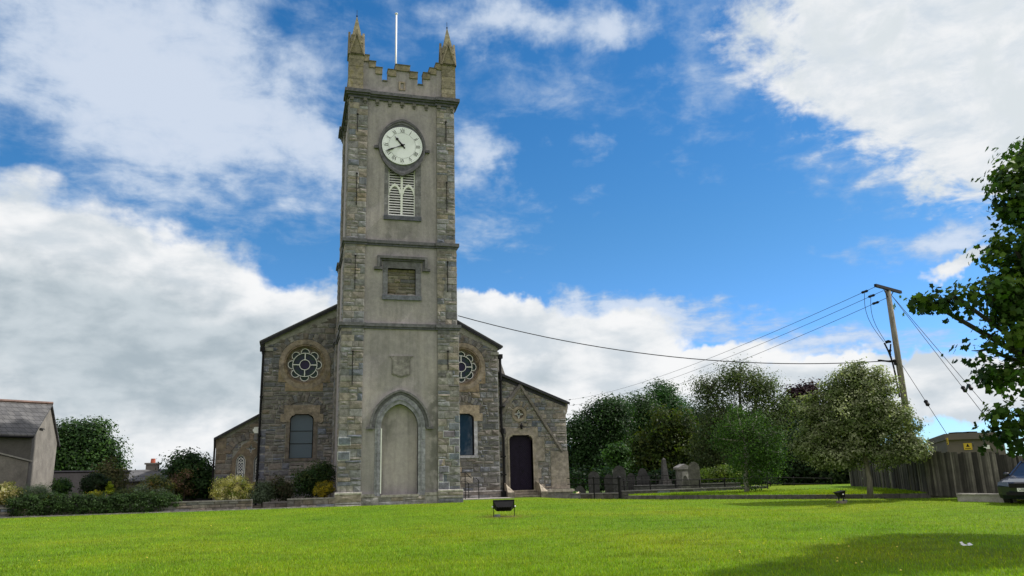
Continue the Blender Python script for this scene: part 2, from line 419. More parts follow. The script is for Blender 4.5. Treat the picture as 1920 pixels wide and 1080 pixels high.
def masonry(g, u0, u1, z0, z1, basis, lines=(), holes=(), hr=(.17, .34), wr=(.25, .6), prot=.03, mort=.022, seed=1, base=T_GREY, var=.3, rough=.03, quoin=None):
    rnd = random.Random(seed); z = z0
    while z < z1-.06:
        h = rnd.uniform(*hr)
        if z+h > z1-.1: h = z1-z
        u = u0; first = True
        while u < u1-.05:
            w = rnd.uniform(*wr)
            if u+w > u1-wr[0]*.6: w = u1-u
            cell = [(u, u+w, z, z+h)]
            q = rnd.random()
            if h > .24 and q < .4 and w > .3:
                s_ = rnd.uniform(.35, .65)*h; cell = [(u, u+w, z, z+s_), (u, u+w, z+s_, z+h)]
                if q < .15: sw = rnd.uniform(.35, .65)*w; cell = [(u, u+w, z, z+s_), (u, u+sw, z+s_, z+h), (u+sw, u+w, z+s_, z+h)]
            for hh in holes: cell = subtract(cell, hh)
            for (a, b, c, d) in cell:
                j = .012
                poly = [(a+(rnd.uniform(-j, j) if a > u0+.01 else 0), c+rnd.uniform(-j, j)), (b+(rnd.uniform(-j, j) if b < u1-.01 else 0), c+rnd.uniform(-j, j)), (b+(rnd.uniform(-j, j) if b < u1-.01 else 0), d+rnd.uniform(-j, j)), (a+(rnd.uniform(-j, j) if a > u0+.01 else 0), d+rnd.uniform(-j, j))]
                poly = clip(poly, lines)
                if poly and area(poly) > .006: stone(g, poly, basis, prot, mort, rnd, rub_tint(rnd, base, var), rough)
            u += w
        z += h
def voussoirs(g, cx, cz, r0, r1, a0, a1, n, basis, prot=.05, seed=3, base=T_GREY):
    rnd = random.Random(seed); al = [a0+(a1-a0)*i/n for i in range(n+1)]
    for i in range(n):
        p, q = R(al[i]), R(al[i+1]); rr = r1+rnd.uniform(-.04, .04)
        stone(g, [(cx+r0*math.cos(p), cz+r0*math.sin(p)), (cx+rr*math.cos(p), cz+rr*math.sin(p)), (cx+rr*math.cos(q), cz+rr*math.sin(q)), (cx+r0*math.cos(q), cz+r0*math.sin(q))], basis, prot, .02, rnd, rub_tint(rnd, base), .02)
def front(y): return (np.array((0., y, 0.)), np.array((1., 0, 0)), np.array((0, -1., 0)))
def leftside(x): return (np.array((x, 0., 0.)), np.array((0, 1., 0)), np.array((-1., 0, 0)))
def rightside(x): return (np.array((x, 0., 0.)), np.array((0, 1., 0)), np.array((1., 0, 0)))
def ogive(cx, a, zs, za, n=10, z0=None):
    """pointed arch from right springing over apex to left (with jambs down to z0)"""
    h = za-zs; c = (h*h-a*a)/(2*a); Rr = a+c; th = math.atan2(h, c)
    right = [(cx-c+Rr*math.cos(th*i/n), zs+Rr*math.sin(th*i/n)) for i in range(n+1)]
    left = [(2*cx-p[0], p[1]) for p in right[:-1]][::-1]
    pts = right+left
    if z0 is not None: pts = [(cx+a, z0)]+pts+[(cx-a, z0)]
    return pts
def shoulder(x0, x1, z0, z1, q, k=.05, n=5):
    """opening with quarter-round shoulders and a flat head"""
    r = [(x1, z0), (x1, z1-q-k)]+[(x1-q+q*math.cos(R(90*i/n)), z1-q-k+q*math.sin(R(90*i/n))) for i in range(1, n+1)]
    r[-1] = (x1-q, z1-k); r.append((x1-q, z1))
    l = [(x0+x1-p[0], p[1]) for p in r][::-1]
    return r+l
def circ(cx, cz, r, n=28, a0=0, a1=360): return [(cx+r*math.cos(R(a0+(a1-a0)*i/n)), cz+r*math.sin(R(a0+(a1-a0)*i/n))) for i in range(n if a1-a0 == 360 else n+1)]

# ------------------------------------------------------------------ ground shape
def sm(x, a, b):
    t = min(1, max(0, (x-a)/(b-a))); return t*t*(3-2*t)
KA, KB = (8.6, -3.4), (21.0, -16.6)       # kerb line at the right of the lawn
def side(x, y):   # >0 beyond the kerb
    dx, dy = KB[0]-KA[0], KB[1]-KA[1]; L = math.hypot(dx, dy); return ((y-KA[1])*dx-(x-KA[0])*dy)/L
def gz(x, y):
    z = -.5+.5*sm(y, -36, -4)
    z -= .09*sm(x, 7, 12)-.09*sm(x, 13, 21)
    z += .03*math.sin(x*.31+1)*math.sin(y*.27)*sm(-y, 4, 9)
    z -= .5*sm(-y, 36, 60)
    return z

# ================================================================== CHURCH
CH = thing('church', 'x', 'church', (0, -2.8, 0))
CH['label'] = 'grey stone church with a tall battlemented clock tower and side porch'
NY, PY, AY = 3.6, 4.0, 4.7            # nave front, right porch front, left aisle front
STG = [(2.815, .574, 8.15), (2.755, 8.40, 12.30), (2.70, 12.58, 20.1)]
XI = 1.77                             # inner edge of the corner piers
PAN = .09                             # recess of the rendered panels

# --- rendered tower walls
g = G()
# blind arch of the lowest stage
A2 = -(2.815-PAN)
def q4(u, v, Y=A2): return XZ(600+u/3.375, 640+v/3.375, Y)
def q3(u, v, Y): return XZ(600+u/4.5, 420+v/4.5, Y)
def q2(u, v, Y): return XZ(600+u/4.5, 200+v/4.5, Y)
def q1(u, v, Y): return XZ(600+u/4.5, v/4.5, Y)
xa0, za_s = q4(385, 545); xa1, _ = q4(620, 545); _, za_top = q4(510, 395)
acx = (xa0+xa1)/2; aw = (xa1-xa0)/2
arch_in = ogive(acx, aw, za_s, za_top, 12, .30)
B3 = -(2.755-PAN)
bx0, bz1 = q3(572, 372, B3); bx1, bz0 = q3(806, 602, B3)
C4 = -(2.70-PAN)
lx0, lz0 = q2(575, 918, C4); lx1, _ = q2(802, 918, C4); lz1 = 17.3
g.plate([(-XI-.05, .2), (XI+.05, .2), (XI+.05, 8.3), (-XI-.05, 8.3)], A2, A2+.28, [arch_in])
g.plate([(-XI-.05, 8.3), (XI+.05, 8.3), (XI+.05, 12.45), (-XI-.05, 12.45)], B3, B3+.28, [[(bx0, bz0), (bx1, bz0), (bx1, bz1), (bx0, bz1)]])
g.plate([(-XI-.05, 12.45), (XI+.05, 12.45), (XI+.05, 20.4), (-XI-.05, 20.4)], C4, C4+.28, [[(lx0, lz0), (lx1, lz0), (lx1, lz1), (lx0, lz1)]])
for (w, z0, z1), e0, e1 in zip(STG, (-.3, 8.15, 12.3), (8.3, 12.45, 20.5)):
    k = w-PAN
    g.box(-k, -k+.3, -k+.4, k, e0, e1); g.box(k-.3, k, -k+.4, k, e0, e1); g.box(-k+.3, k-.3, k-.3, k, e0, e1)
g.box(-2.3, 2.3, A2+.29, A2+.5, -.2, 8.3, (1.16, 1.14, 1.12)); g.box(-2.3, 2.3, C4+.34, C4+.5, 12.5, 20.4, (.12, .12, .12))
g.box(-2.2, 2.2, -2.2, 2.2, 20.2, 20.5)
obj('tower_wall', g, ROUGH, CH)
g = G(); rnd = random.Random(8)
g.box(bx0-.1, bx1+.1, B3+.2, B3+.27, bz0-.1, bz1+.1, (.2, .19, .16))
masonry(g, bx0-.02, bx1+.02, bz0-.02, bz1+.02, front(B3+.2), hr=(.12, .2), wr=(.3, .7), seed=91, base=(.19, .175, .13), prot=.03, rough=.05)
obj('blocked_window_infill', g, RUB, CH)

# --- corner piers with rough ashlar
for sx in (-1, 1):
    for sy in (-1, 1):
        g = G()
        for k, ((w, z0, z1), zt) in enumerate(zip(STG, (8.3, 12.45, 20.35))):
            xs = sorted((sx*XI, sx*w)); ys = sorted((sy*XI, sy*w)); zb = z0-.15 if k else .4
            g.box(xs[0], xs[1], ys[0], ys[1], zb, zt, (.20, .195, .175))
            xi = XI if k < 2 else XI+.02
            if sy < 0:
                masonry(g, min(sx*XI, sx*w), max(sx*XI, sx*w), z0, z1, front(-w), hr=(.22, .38), wr=(.3, .62), prot=.012, mort=.014, seed=int(10+w*100+sx), base=(.228, .224, .212), var=.2, rough=.028)
            masonry(g, min(sy*XI, sy*w), max(sy*XI, sy*w), z0, z1, leftside(-w) if sx < 0 else rightside(w), hr=(.22, .38), wr=(.35, .7), prot=.012, mort=.014, seed=int(60+w*100+sx+sy*3), base=(.228, .224, .212), var=.2, rough=.028)
        if sy < 0:
            # newer blue blocks with pale pointing
            rn = random.Random(4)
            if sx < 0: L = [(118, 192, 610, 655), (114, 187, 700, 750)]
            else: L = [(852, 882, 470, 515), (815, 882, 517, 562), (782, 852, 567, 608), (852, 882, 567, 608), (820, 882, 615, 657), (853, 882, 662, 705), (818, 882, 710, 748), (753, 777, 750, 785), (856, 882, 750, 785), (752, 816, 790, 832), (752, 779, 836, 886), (752, 818, 893, 936)]
            for (a, b, c, d) in L:
                x0, z1 = q4(a, c, -2.84); x1, z0 = q4(b, d, -2.84)
                x1 = min(x1, 2.80)
                g.box(x0-.022, x1+.02, -2.838, -2.80, z0-.022, z1+.022, (.50, .52, .54))
                stone(g, [(x0+.005, z0+.005), (x1-.003, z0+.005), (x1-.003, z1-.005), (x0+.005, z1-.005)], front(-2.838), .014, .006, rn, (.15*rn.uniform(.8, 1.2), .165, .195), .006)
        obj('corner_pier', g, RUB, CH)

# --- string courses, cornice
def ring(g, w, wc, z0, z1, c=T_DARK, xi=XI-.08):
    g.box(-w, w, -w, w, z0, z1, c)
    for sx in (-1, 1):
        for sy in (-1, 1):
            xs = sorted((sx*xi, sx*wc)); ys = sorted((sy*xi, sy*wc)); g.box(xs[0], xs[1], ys[0], ys[1], z0-.004, z1+.004, c)
g = G(); ring(g, 2.79, 2.87, 8.13, 8.24); ring(g, 2.84, 2.93, 8.24, 8.40, (.13, .132, .135)); obj('string_course', g, DARK, CH)
g = G(); ring(g, 2.73, 2.81, 12.30, 12.41); ring(g, 2.79, 2.88, 12.41, 12.57, (.12, .122, .125)); obj('string_course', g, DARK, CH)
g = G(); ring(g, 2.70, 2.78, 20.12, 20.26); ring(g, 2.79, 2.88, 20.26, 20.36, (.09, .093, .10)); ring(g, 2.87, 2.965, 20.36, 20.53, (.11, .112, .118)); obj('cornice', g, DARK, CH)
for u in (270, 382, 487, 592, 697, 797, 900, 1003, 1112):
    x, z = q1(u, 820, -2.78); g = G()
    yb = 2.70 if abs(x) > XI else 2.61
    g.box(x-.085, x+.085, -yb-.12, -yb+.1, 19.96, 20.125, (.15, .145, .13)); g.box(x-.06, x+.06, -yb-.07, -yb+.1, 19.84, 19.96, (.13, .127, .115))
    obj('corbel', g, RUB, CH)
for i in range(7):
    y = -2.4+i*.8; yb = 2.70 if abs(y) > XI else 2.61; g = G()
    g.box(-yb-.12, -yb+.1, y-.085, y+.085, 19.96, 20.125, (.15, .145, .13)); g.box(-yb-.07, -yb+.1, y-.06, y+.06, 19.84, 19.96, (.13, .127, .115))
    obj('corbel', g, RUB, CH)

# --- plinth
g = G()
ax0, _ = q4(345, 1000, -2.87); ax1, _ = q4(665, 1000, -2.87)
g.box(-2.86, 2.86, -2.83, 2.8, -.5, .40, (.24, .235, .215))
for sx in (-1, 1):
    xs = sorted((sx*(XI-.02), sx*2.93)); g.box(xs[0], xs[1], -2.935, -2.2, -.5, .56, (.25, .245, .225))
    stone(g, [(xs[0], .50), (xs[1]+.01, .50), (xs[1]+.01, .60), (xs[0], .60)], front(-2.935), .035, .0, random.Random(2), (.44, .43, .39), .003)
    masonry(g, xs[0], xs[1], -.1, .50, front(-2.935), hr=(.25, .35), wr=(.7, 1.3), seed=33+sx, prot=.02, mort=.01, base=(.26, .255, .235), var=.15, rough=.03)
masonry(g, -XI+.02, XI-.02, -.1, .33, front(-2.83), hr=(.3, .45), wr=(.5, 1.2), seed=38, prot=.02, mort=.01, base=(.24, .235, .215), var=.15, rough=.03)
for a, b in ((-XI+.03, ax0), (ax1, XI-.03)): g.box(a, b, -2.87, -2.7, .36, .50, (.27, .265, .24))
g.box(ax0+.28, ax1-.28, -2.86, -2.7, .33, .44, (.30, .29, .26))
g.box(-2.94, -2.6, -2.7, 2.9, -.5, .56, (.24, .235, .21)); g.box(2.6, 2.94, -2.7, 3.3, -.5, .56, (.24, .235, .21))
obj('plinth', g, RUB, CH)

# --- big blind arch: surround + hood
g = G(); ox0, _ = q4(345, 700); ox1, _ = q4(665, 700); ow = (ox1-ox0)/2; ocx = (ox0+ox1)/2
_, zo = q4(510, 338)
inn = ogive(acx, aw, za_s, za_top, 12, .0); out = ogive(ocx, ow, za_s, zo, 12, .0)
rn = random.Random(5)
def banded(g, inn, out, y, t0, col, var=.16, seg=None, gap=.008, dep=.14):
    n = len(inn)
    idx = list(range(n)); 
    for i in range(n-1):
        parts = 1
        L = math.hypot(inn[i+1][0]-inn[i][0], inn[i+1][1]-inn[i][1])
        parts = max(1, round(L/.55))
        for k in range(parts):
            a, b = k/parts, (k+1)/parts
            lp = lambda p, q, t: (p[0]+(q[0]-p[0])*t, p[1]+(q[1]-p[1])*t)
            q = rn.uniform(1-var, 1+var); c = (col[0]*q, col[1]*q, col[2]*q)
            e = gap/max(L, .01)
            g.band([lp(inn[i], inn[i+1], a+e*.5), lp(inn[i], inn[i+1], b-e*.5)], [lp(out[i], out[i+1], a+e*.5), lp(out[i], out[i+1], b-e*.5)], y-t0, y+dep, c)
def decim(p, keep): return [p[i] for i in keep]
kp = [0, 1, 3, 5, 7, 9, 11, 13, 15, 17, 19, 21, 23, 25, 26]
kp = [0, 1, 4, 7, 10, 13, 16, 19, 22, 25, 26]
inn2 = ogive(acx, aw*1.0, za_s, za_top, 12, .0)
for a in range(0, len(kp)-1):
    i0, i1 = kp[a], kp[a+1]
    L = math.hypot(inn2[i1][0]-inn2[i0][0], inn2[i1][1]-inn2[i0][1])
    if i1-i0 == 1:      # jamb
        m = 6
        lp = lambda p, q, t: (p[0]+(q[0]-p[0])*t, p[1]+(q[1]-p[1])*t)
        for k in range(m):
            q = rn.uniform(.85, 1.15); t0, t1 = k/m+.002, (k+1)/m-.002
            g.band([lp(inn2[i0], inn2[i1], t0), lp(inn2[i0], inn2[i1], t1)], [lp(out[i0], out[i1], t0), lp(out[i0], out[i1], t1)], A2-.05, A2+.2, (.29*q, .30*q, .31*q))
    else:
        q = rn.uniform(.85, 1.15)
        g.band(inn2[i0:i1+1], out[i0:i1+1], A2-.05, A2+.2, (.26*q, .27*q, .28*q))
# chamfer roll on the inner edge
mid1 = ogive(acx, aw+.13, za_s, za_top+.17, 12, .0); mid2 = ogive(acx, aw+.17, za_s, za_top+.21, 12, .0)
g.band(mid1, mid2, A2-.085, A2-.04, (.24, .25, .255))
obj('blind_arch_surround', g, DARK, CH)
g = G()
hx0, hz = q4(312, 550); hx1, _ = q4(698, 550); _, hza = q4(516, 306)
ho = ogive((hx0+hx1)/2, (hx1-hx0)/2, hz+.02, hza, 14); hi_ = ogive(ocx, ow+.02, hz+.02, zo+.02, 14)
hm = ogive((hx0+hx1)/2, (hx1-hx0)/2-.09, hz+.02, hza-.1, 14)
g.band(hi_, hm, A2-.07, A2+.05, (.12, .122, .125)); g.band(hm, ho, A2-.14, A2+.05, (.16, .16, .155))
for sgn, hx in ((-1, hx0), (1, hx1)):
    a, b = sorted((hx-sgn*.2, hx+sgn*.13)); g.box(a, b, A2-.13, A2+.05, hz-.06, hz+.04, (.13, .13, .135))
obj('hood_mould', g, DARK, CH)
g = G(); g.box(acx-aw-.001, acx-aw+.045, A2-.055, A2+.12, .5, za_s-.05); obj('sun_sliver_strip', g, WHITEP, CH)  # added white strip: the sliver of sun on the left jamb as colour
# --- shield
g = G()
sx0, sz1 = q4(455, 105); sx1, sz0 = q4(570, 210); _, szb = q4(513, 228); ex0, ez1 = q4(437, 92); ex1, _ = q4(590, 92)
shp = [(sx0, sz0), ((sx0+sx1)/2, szb), (sx1, sz0), (sx1, sz1-.04), (ex1, ez1), (ex0, ez1), (sx0, sz1-.04)]
g.plate(shp, A2-.05, A2+.02, c=(.19, .185, .17))
shi = [((x-(sx0+sx1)/2)*.88+(sx0+sx1)/2, (z-sz1)*.86+sz1-.07) for x, z in shp[:4]]+[(sx0+.05, sz1-.1)]
g.plate(shi, A2-.065, A2-.04, c=(.215, .21, .195))
obj('shield_panel', g, RUB, CH)

# --- blocked window of the middle stage
def p3(u, v): return q3(u, v, B3)
g = G()
fx0, fz0 = p3(527, 600); fx1, _ = p3(850, 600); _, fz1 = p3(690, 318)
for (a, b) in ((fx0, bx0), (bx1, fx1)):
    for k in range(3):
        z0 = fz0+(fz1-fz0)*k/3; q = (1, 1.2, .9)[k]; g.box(a, b, B3-.03, B3+.2, z0+.004, fz0+(fz1-fz0)*(k+1)/3-.004, (.17*q, .172*q, .18*q))
g.box(bx0+.002, bx1-.002, B3-.03, B3+.2, bz1, fz1, (.15, .15, .15))
g.box(fx0-.02, fx1+.02, B3-.1, B3+.2, fz0-.22, fz0, (.13, .145, .165))
obj('window_surround', g, DARK, CH)
g = G()
hx0_, hz1_ = p3(482, 270); hx1_, _ = p3(902, 298); _, hz0_ = p3(470, 365); ext0, _ = p3(455, 360); ext1, _ = p3(925, 385)
def hoodrect(d0, d1, y, c):
    g.box(hx0_+d0, hx1_-d0, y, B3+.05, hz1_-d1, hz1_-d0, c); g.box(hx0_+d0, hx0_+d1, y, B3+.05, hz0_-.0, hz1_-d1-.001, c); g.box(hx1_-d1, hx1_-d0, y, B3+.05, hz0_, hz1_-d1-.001, c)
hoodrect(0, .13, B3-.2, (.13, .13, .13)); hoodrect(.131, .22, B3-.1, (.10, .10, .105))
g.box(ext0, hx0_+.24, B3-.19, B3+.05, hz0_-.13, hz0_-.001, (.11, .11, .112)); g.box(hx1_-.24, ext1, B3-.19, B3+.05, hz0_-.13, hz0_-.001, (.11, .11, .112))
obj('hood_mould', g, DARK, CH)

# --- belfry louvres
LO = thing('louvred_opening', None, None); LO.parent = CH; LO.location = (0, 0, 0)
def louvre():
    g = G(); jx0, _ = q2(540, 900, C4); jx1, _ = q2(850, 900, C4)
    y = C4
    for (a, b) in ((jx0, lx0), (lx1, jx1)):
        for k in range(6):
            z0 = lz0+(lz1-lz0)*k/6; q = (1, 1.25, .9, 1.1, .85, 1.1)[k]; g.box(a, b, y-.012, y+.2, z0+.004, lz0+(lz1-lz0)*(k+1)/6-.004, (.20*q, .2*q, .195*q))
    g.box(jx0-.02, jx1+.02, y-.1, y+.2, lz0-.22, lz0-.002, (.10, .11, .13))
    obj('surround', g, DARK, LO)
    g = G(); fy = y+.07
    m = (lx0+lx1)/2; hw = (lx1-lx0)/2
    g.box(lx0, lx0+.05, fy, fy+.08, lz0, lz1); g.box(lx1-.05, lx1, fy, fy+.08, lz0, lz1); g.box(m-.055, m+.055, fy-.01, fy+.08, lz0, lz1); g.box(lx0+.05, lx1-.05, fy+.003, fy+.083, lz0, lz0+.1)
    _, zs = q2(690, 730, C4); _, zt = q2(690, 668, C4)
    for c in (m-hw/2-.01, m+hw/2+.01):
        a = ogive(c, hw/2-.10, zs, zt, 8); b = ogive(c, hw/2-.02, zs, zt+.14, 8)
        g.band(a, b, fy-.015, fy+.05)
        b2 = ogive(c, hw/2-.02, zs, zt+.14, 8)
    obj('frame', g, WHITEP, LO)
    g = G(); z = lz0+.13
    while z < lz1:
        for a, b in ((lx0+.05, m-.055), (m+.055, lx1-.05)):
            g.add([(a, fy+.02, z-.045), (b, fy+.02, z-.045), (b, fy+.10, z+.035), (a, fy+.10, z+.035), (a, fy+.02, z-.06), (b, fy+.02, z-.06), (b, fy+.10, z+.02), (a, fy+.10, z+.02)],
                  [(0, 1, 2, 3), (7, 6, 5, 4), (0, 4, 5, 1), (3, 2, 6, 7), (0, 3, 7, 4), (1, 5, 6, 2)])
        z += .135
    obj('louvre_slats', g, WHITEP, LO)
louvre()

# --- clock
CZ, CR = 17.68, 1.03; CX = -.015
_, vt = q2(692, 108, C4-.1); _, vb = q2(692, 572, C4-.3); vx0, _ = q2(497, 330, C4-.1); vx1, _ = q2(893, 350, C4-.1)
def vesica(w, ht, hb, n=12):
    top = ogive(CX, w, CZ, CZ+ht, n); bot = ogive(CX, w, CZ, CZ+hb, n)
    return top+[(p[0], 2*CZ-p[1]) for p in bot[::-1]][1:-1]
CL = thing('clock', None, None); CL.parent = CH
vw = (vx1-vx0)/2; ht = vt-CZ; hb = CZ-vb
g = G(); o3 = vesica(vw, ht, hb); o2 = vesica(vw-.1, ht-.13, hb-.12); o1 = vesica(vw-.13, ht-.26, hb-.24)
g.band(o3, o2, C4-.16, C4+.02, (.12, .12, .125), closed=True); g.band(o2, o1, C4-.11, C4+.02, (.19, .19, .195), closed=True)
ck = circ(CX, CZ, CR-.02, 48)
g.plate(o1, C4-.07, C4+.02, c=(.13, .135, .145))
for sx, uu, vv in ((-1, 475, 338), (1, 908, 380)):
    x, z = q2(uu, vv, C4-.1); g.box(x-.1, x+.1, C4-.15, C4+.03, z-.07, z+.07, (.09, .09, .095)); a, b = sorted((x, x-sx*.3)); g.box(a, b, C4-.1, C4+.03, z-.035, z+.035, (.09, .09, .095))
obj('surround', g, DARK, CL)
g = G(); g.plate(circ(CX, CZ, CR, 64), C4-.14, C4-.06); obj('dial', g, DIALW, CL)
YD = C4-.143
def hand(g, ang, pts, y):
    """outline pts (along, across) -> rotated; ang clockwise from 12"""
    s, c = math.sin(R(ang)), math.cos(R(ang))
    P = [(CX+l*s+w*c, CZ+l*c-w*s) for l, w in pts]; g.plate(P, y-.012, y)
g = G()
NUM = {1: 'I', 2: 'II', 3: 'III', 4: 'IIII', 5: 'V', 6: 'VI', 7: 'VII', 8: 'VIII', 9: 'IX', 10: 'X', 11: 'XI', 12: 'XII'}
def strokes(g, ang, txt):
    wd = {'I': .055, 'V': .12, 'X': .12}; tot = sum(wd[c] for c in txt); x = -tot/2
    r0, r1 = .70*CR, .87*CR
    s, c = math.sin(R(ang)), math.cos(R(ang))
    def T(u, r): return (CX+r*s+u*c, CZ+r*c-u*s)
    def seg(u0, a0, u1, a1, t): g.plate([T(u0-t/2, a0), T(u0+t/2, a0), T(u1+t/2, a1), T(u1-t/2, a1)], YD-.002, YD+.002)
    for ch in txt:
        w = wd[ch]; m = x+w/2
        if ch == 'I': seg(m, r0, m, r1, .024); seg(m, r0, m, r0+.012, .045); seg(m, r1-.012, m, r1, .045)
        if ch == 'V': seg(m, r0, m-w*.38, r1, .026); seg(m, r0, m+w*.38, r1, .013); seg(m-w*.38, r1-.012, m-w*.38, r1, .045); seg(m+w*.38, r1-.012, m+w*.38, r1, .04)
        if ch == 'X': seg(m+w*.36, r0, m-w*.36, r1, .026); seg(m-w*.36, r0, m+w*.36, r1, .013); seg(m-w*.36, r1-.012, m-w*.36, r1, .045); seg(m+w*.36, r1-.012, m+w*.36, r1, .04); seg(m-w*.36, r0, m-w*.36, r0+.012, .045); seg(m+w*.36, r0, m+w*.36, r0+.012, .04)
        x += w
for k, v in NUM.items(): strokes(g, 30*k, v)
for i in range(60):
    a = R(6*i); r = .93*CR; d = .018 if i % 5 == 0 else .009
    g.plate(circ(CX+r*math.sin(a), CZ+r*math.cos(a), d, 6), YD-.002, YD+.002)
g.band(circ(CX, CZ, .665*CR, 64), circ(CX, CZ, .672*CR, 64), YD-.001, YD+.002, closed=True)
obj('numerals', g, BLACK, CL)
hh = [(-.14, -.025), (-.17, -.045), (-.2, -.03), (-.21, 0), (-.2, .03), (-.17, .045), (-.14, .025), (.0, .05), (.22, .035), (.36, .03), (.40, .075), (.45, .065), (.50, .02), (.64, 0), (.50, -.02), (.45, -.065), (.40, -.075), (.36, -.03), (.22, -.035), (0, -.05)]
mh = [(-.12, -.03), (-.15, 0), (-.12, .03), (.1, .03), (.38, .012), (.5, .03), (.62, .045), (.76, .018), (.92, 0), (.76, -.018), (.62, -.045), (.5, -.03), (.38, -.012), (.1, -.03)]
g = G(); hand(g, 320.5, hh, YD-.03); g.plate(circ(CX, CZ, .07, 16), YD-.06, YD); obj('hour_hand', g, BLACK, CL)
g = G(); hand(g, 246, mh, YD-.048); obj('minute_hand', g, BLACK, CL)

# --- tie bars on the piers
for Z_, uu, v0, v1, w in ((q4, 208, 62, 280, 2.83), (q4, 810, 62, 180, 2.83), (q3, 300, 265, 545, 2.77), (q3, 1077, 320, 575, 2.77), (q2, 318, 60, 210, 2.71), (q2, 312, 562, 825, 2.71), (q2, 1062, 128, 300, 2.71), (q2, 1070, 640, 890, 2.71)):
    x, z1 = Z_(uu, v0, -w-.03); _, z0 = Z_(uu, v1, -w-.03); g = G()
    g.box(x-.013, x+.013, -w-.05, -w+.01, z0, z1); g.box(x-.04, x+.04, -w-.052, -w+.01, z1-.04, z1+.03); obj('tie_bar', g, IRON, CH)

# --- battlements
g = G(); PYF = -2.66
steps = [(2.10, 22.30), (1.76, 22.30), (1.76, 21.98), (1.42, 21.98), (1.42, 21.66), (1.08, 21.66), (1.08, 21.28), (.78, 21.28), (.78, 21.62), (.38, 21.62), (.38, 21.95)]
prof = [(-2.1, 20.5)]+[(2.1, 20.5)]+[(x, z) for x, z in steps]+[(-x, z) for x, z in steps[::-1]]
g.plate(prof, PYF+.06, PYF+.4)
for sgn in (-1, 1):
    P = [(y, z) for y, z in prof]
    for k in range(1):
        # side parapets: low wall with one merlon
        x = sgn*2.60; a, b = sorted((x, x-sgn*.34)); g.box(a, b, -2.1, 2.1, 20.5, 21.25)
        for yy in (-1.25, 0, 1.25): g.box(a+.01, b-.01, yy-.3, yy+.3, 21.24, 21.6)
g.box(-2.2, 2.2, 2.26, 2.6, 20.5, 21.3)
obj('parapet', g, ROUGH, CH)
blocks = [(1.76, 2.09, 22.28), (1.42, 1.76, 21.96), (1.08, 1.42, 21.64), (.36, .77, 21.60)]
rn = random.Random(12)
def capb(a, b, z, h=.35):
    g = G(); q = rn.uniform(.85, 1.12); g.box(a-.012, b+.012, PYF-.01, PYF+.45, z, z+h, (.25*q, .215*q, .14*q)); g.box(a-.03, b+.03, PYF-.045, PYF+.48, z+h, z+h+.035, (.12, .118, .10)); obj('coping_block', g, LICH, CH)
for a, b, z in blocks: capb(a, b, z); capb(-b, -a, z)
capb(-.385, .36, 21.96, .32)
for s in (-1, 1): g = G(); a, b = sorted((s*.80, s*1.07)); g.box(a, b, PYF, PYF+.45, 21.27, 21.33, (.12, .118, .10)); obj('coping_block', g, LICH, CH)
g = G(); nx0, nz1 = q1(665, 685, PYF); nx1, nz0 = q1(720, 763, PYF)
for a, b, c, d in ((nx0, nx0+.09, nz0, nz1), (nx1-.09, nx1, nz0, nz1), (nx0+.09, nx1-.09, nz0, nz0+.08), (nx0+.09, nx1-.09, nz1-.08, nz1)): g.box(a, b, PYF+.0, PYF+.1, c, d, T_SAND)
obj('niche_frame', g, SAND, CH)

# --- pinnacles
for s in (-1, 1):
    cx, cy = s*2.42, -2.36; g = G(); w = .37; rn = random.Random(7+s)
    z = 20.53
    k = 0
    while z < 23.7:
        h = (.36, .30, .38, .33, .4, .3, .36, .34, .36, .3)[k]; q = rn.uniform(.82, 1.15); ww = w-.004*(k % 2)-(.07 if z > 22.5 else 0)
        if z+h > 23.72: h = 23.75-z
        g.box(cx-ww, cx+ww, cy-ww, cy+ww, z, z+h-.012, (.255*q, .225*q, .15*q)); g.box(cx-ww+.012, cx+ww-.012, cy-ww+.012, cy+ww-.012, z+h-.013, z+h+.001, (.14, .13, .1)); z += h; k += 1
    # battered base on the inner sides of the parapet
    g.add([(cx-w-.06, cy+w, 20.53), (cx+w, cy+w, 20.53), (cx+w, cy+w+.9, 20.53), (cx-w-.06, cy+w+.9, 20.53), (cx-w+.05, cy+w, 22.1), (cx+w-.05, cy+w, 22.1), (cx+w-.05, cy+w+.2, 22.1), (cx-w+.05, cy+w+.2, 22.1)], [(0, 1, 2, 3), (4, 7, 6, 5), (0, 4, 5, 1), (1, 5, 6, 2), (2, 6, 7, 3), (3, 7, 4, 0)], (.24, .21, .14))
    # gablets on four sides
    for ax in range(4):
        c, sn = round(math.cos(ax*math.pi/2)), round(math.sin(ax*math.pi/2))
        def T(u, d, z): return (cx+u*c-d*sn, cy+u*sn+d*c, z)
        W_ = .40
        tri = [(-W_, 22.55), (W_, 22.55), (0, 24.05)]; t2 = [(-W_+.09, 22.66), (W_-.09, 22.66), (0, 23.72)]
        vs = [T(u, -.425, z) for u, z in tri]+[T(u, -.31, z) for u, z in tri]+[T(u, -.425, z) for u, z in t2]+[T(u, -.35, z) for u, z in t2]
        g.add(vs, [(0, 6, 8, 2), (1, 2, 8, 7), (0, 2, 5, 3), (1, 4, 5, 2), (0, 3, 4, 1), (6, 9, 11, 8), (7, 8, 11, 10), (9, 10, 11)], (.23, .20, .13))
    g.cone(cx, cy, 23.3, 24.95, .45, .035, c=(.25, .225, .135))
    pn = obj('pinnacle', g, LICH, CH)
    g = G(); g.tube([(cx, cy, 24.9), (cx, cy, 25.38)], .012, 6); g.sphere((cx, cy, 25.03), .045, 5); obj('finial', g, IRON, pn)
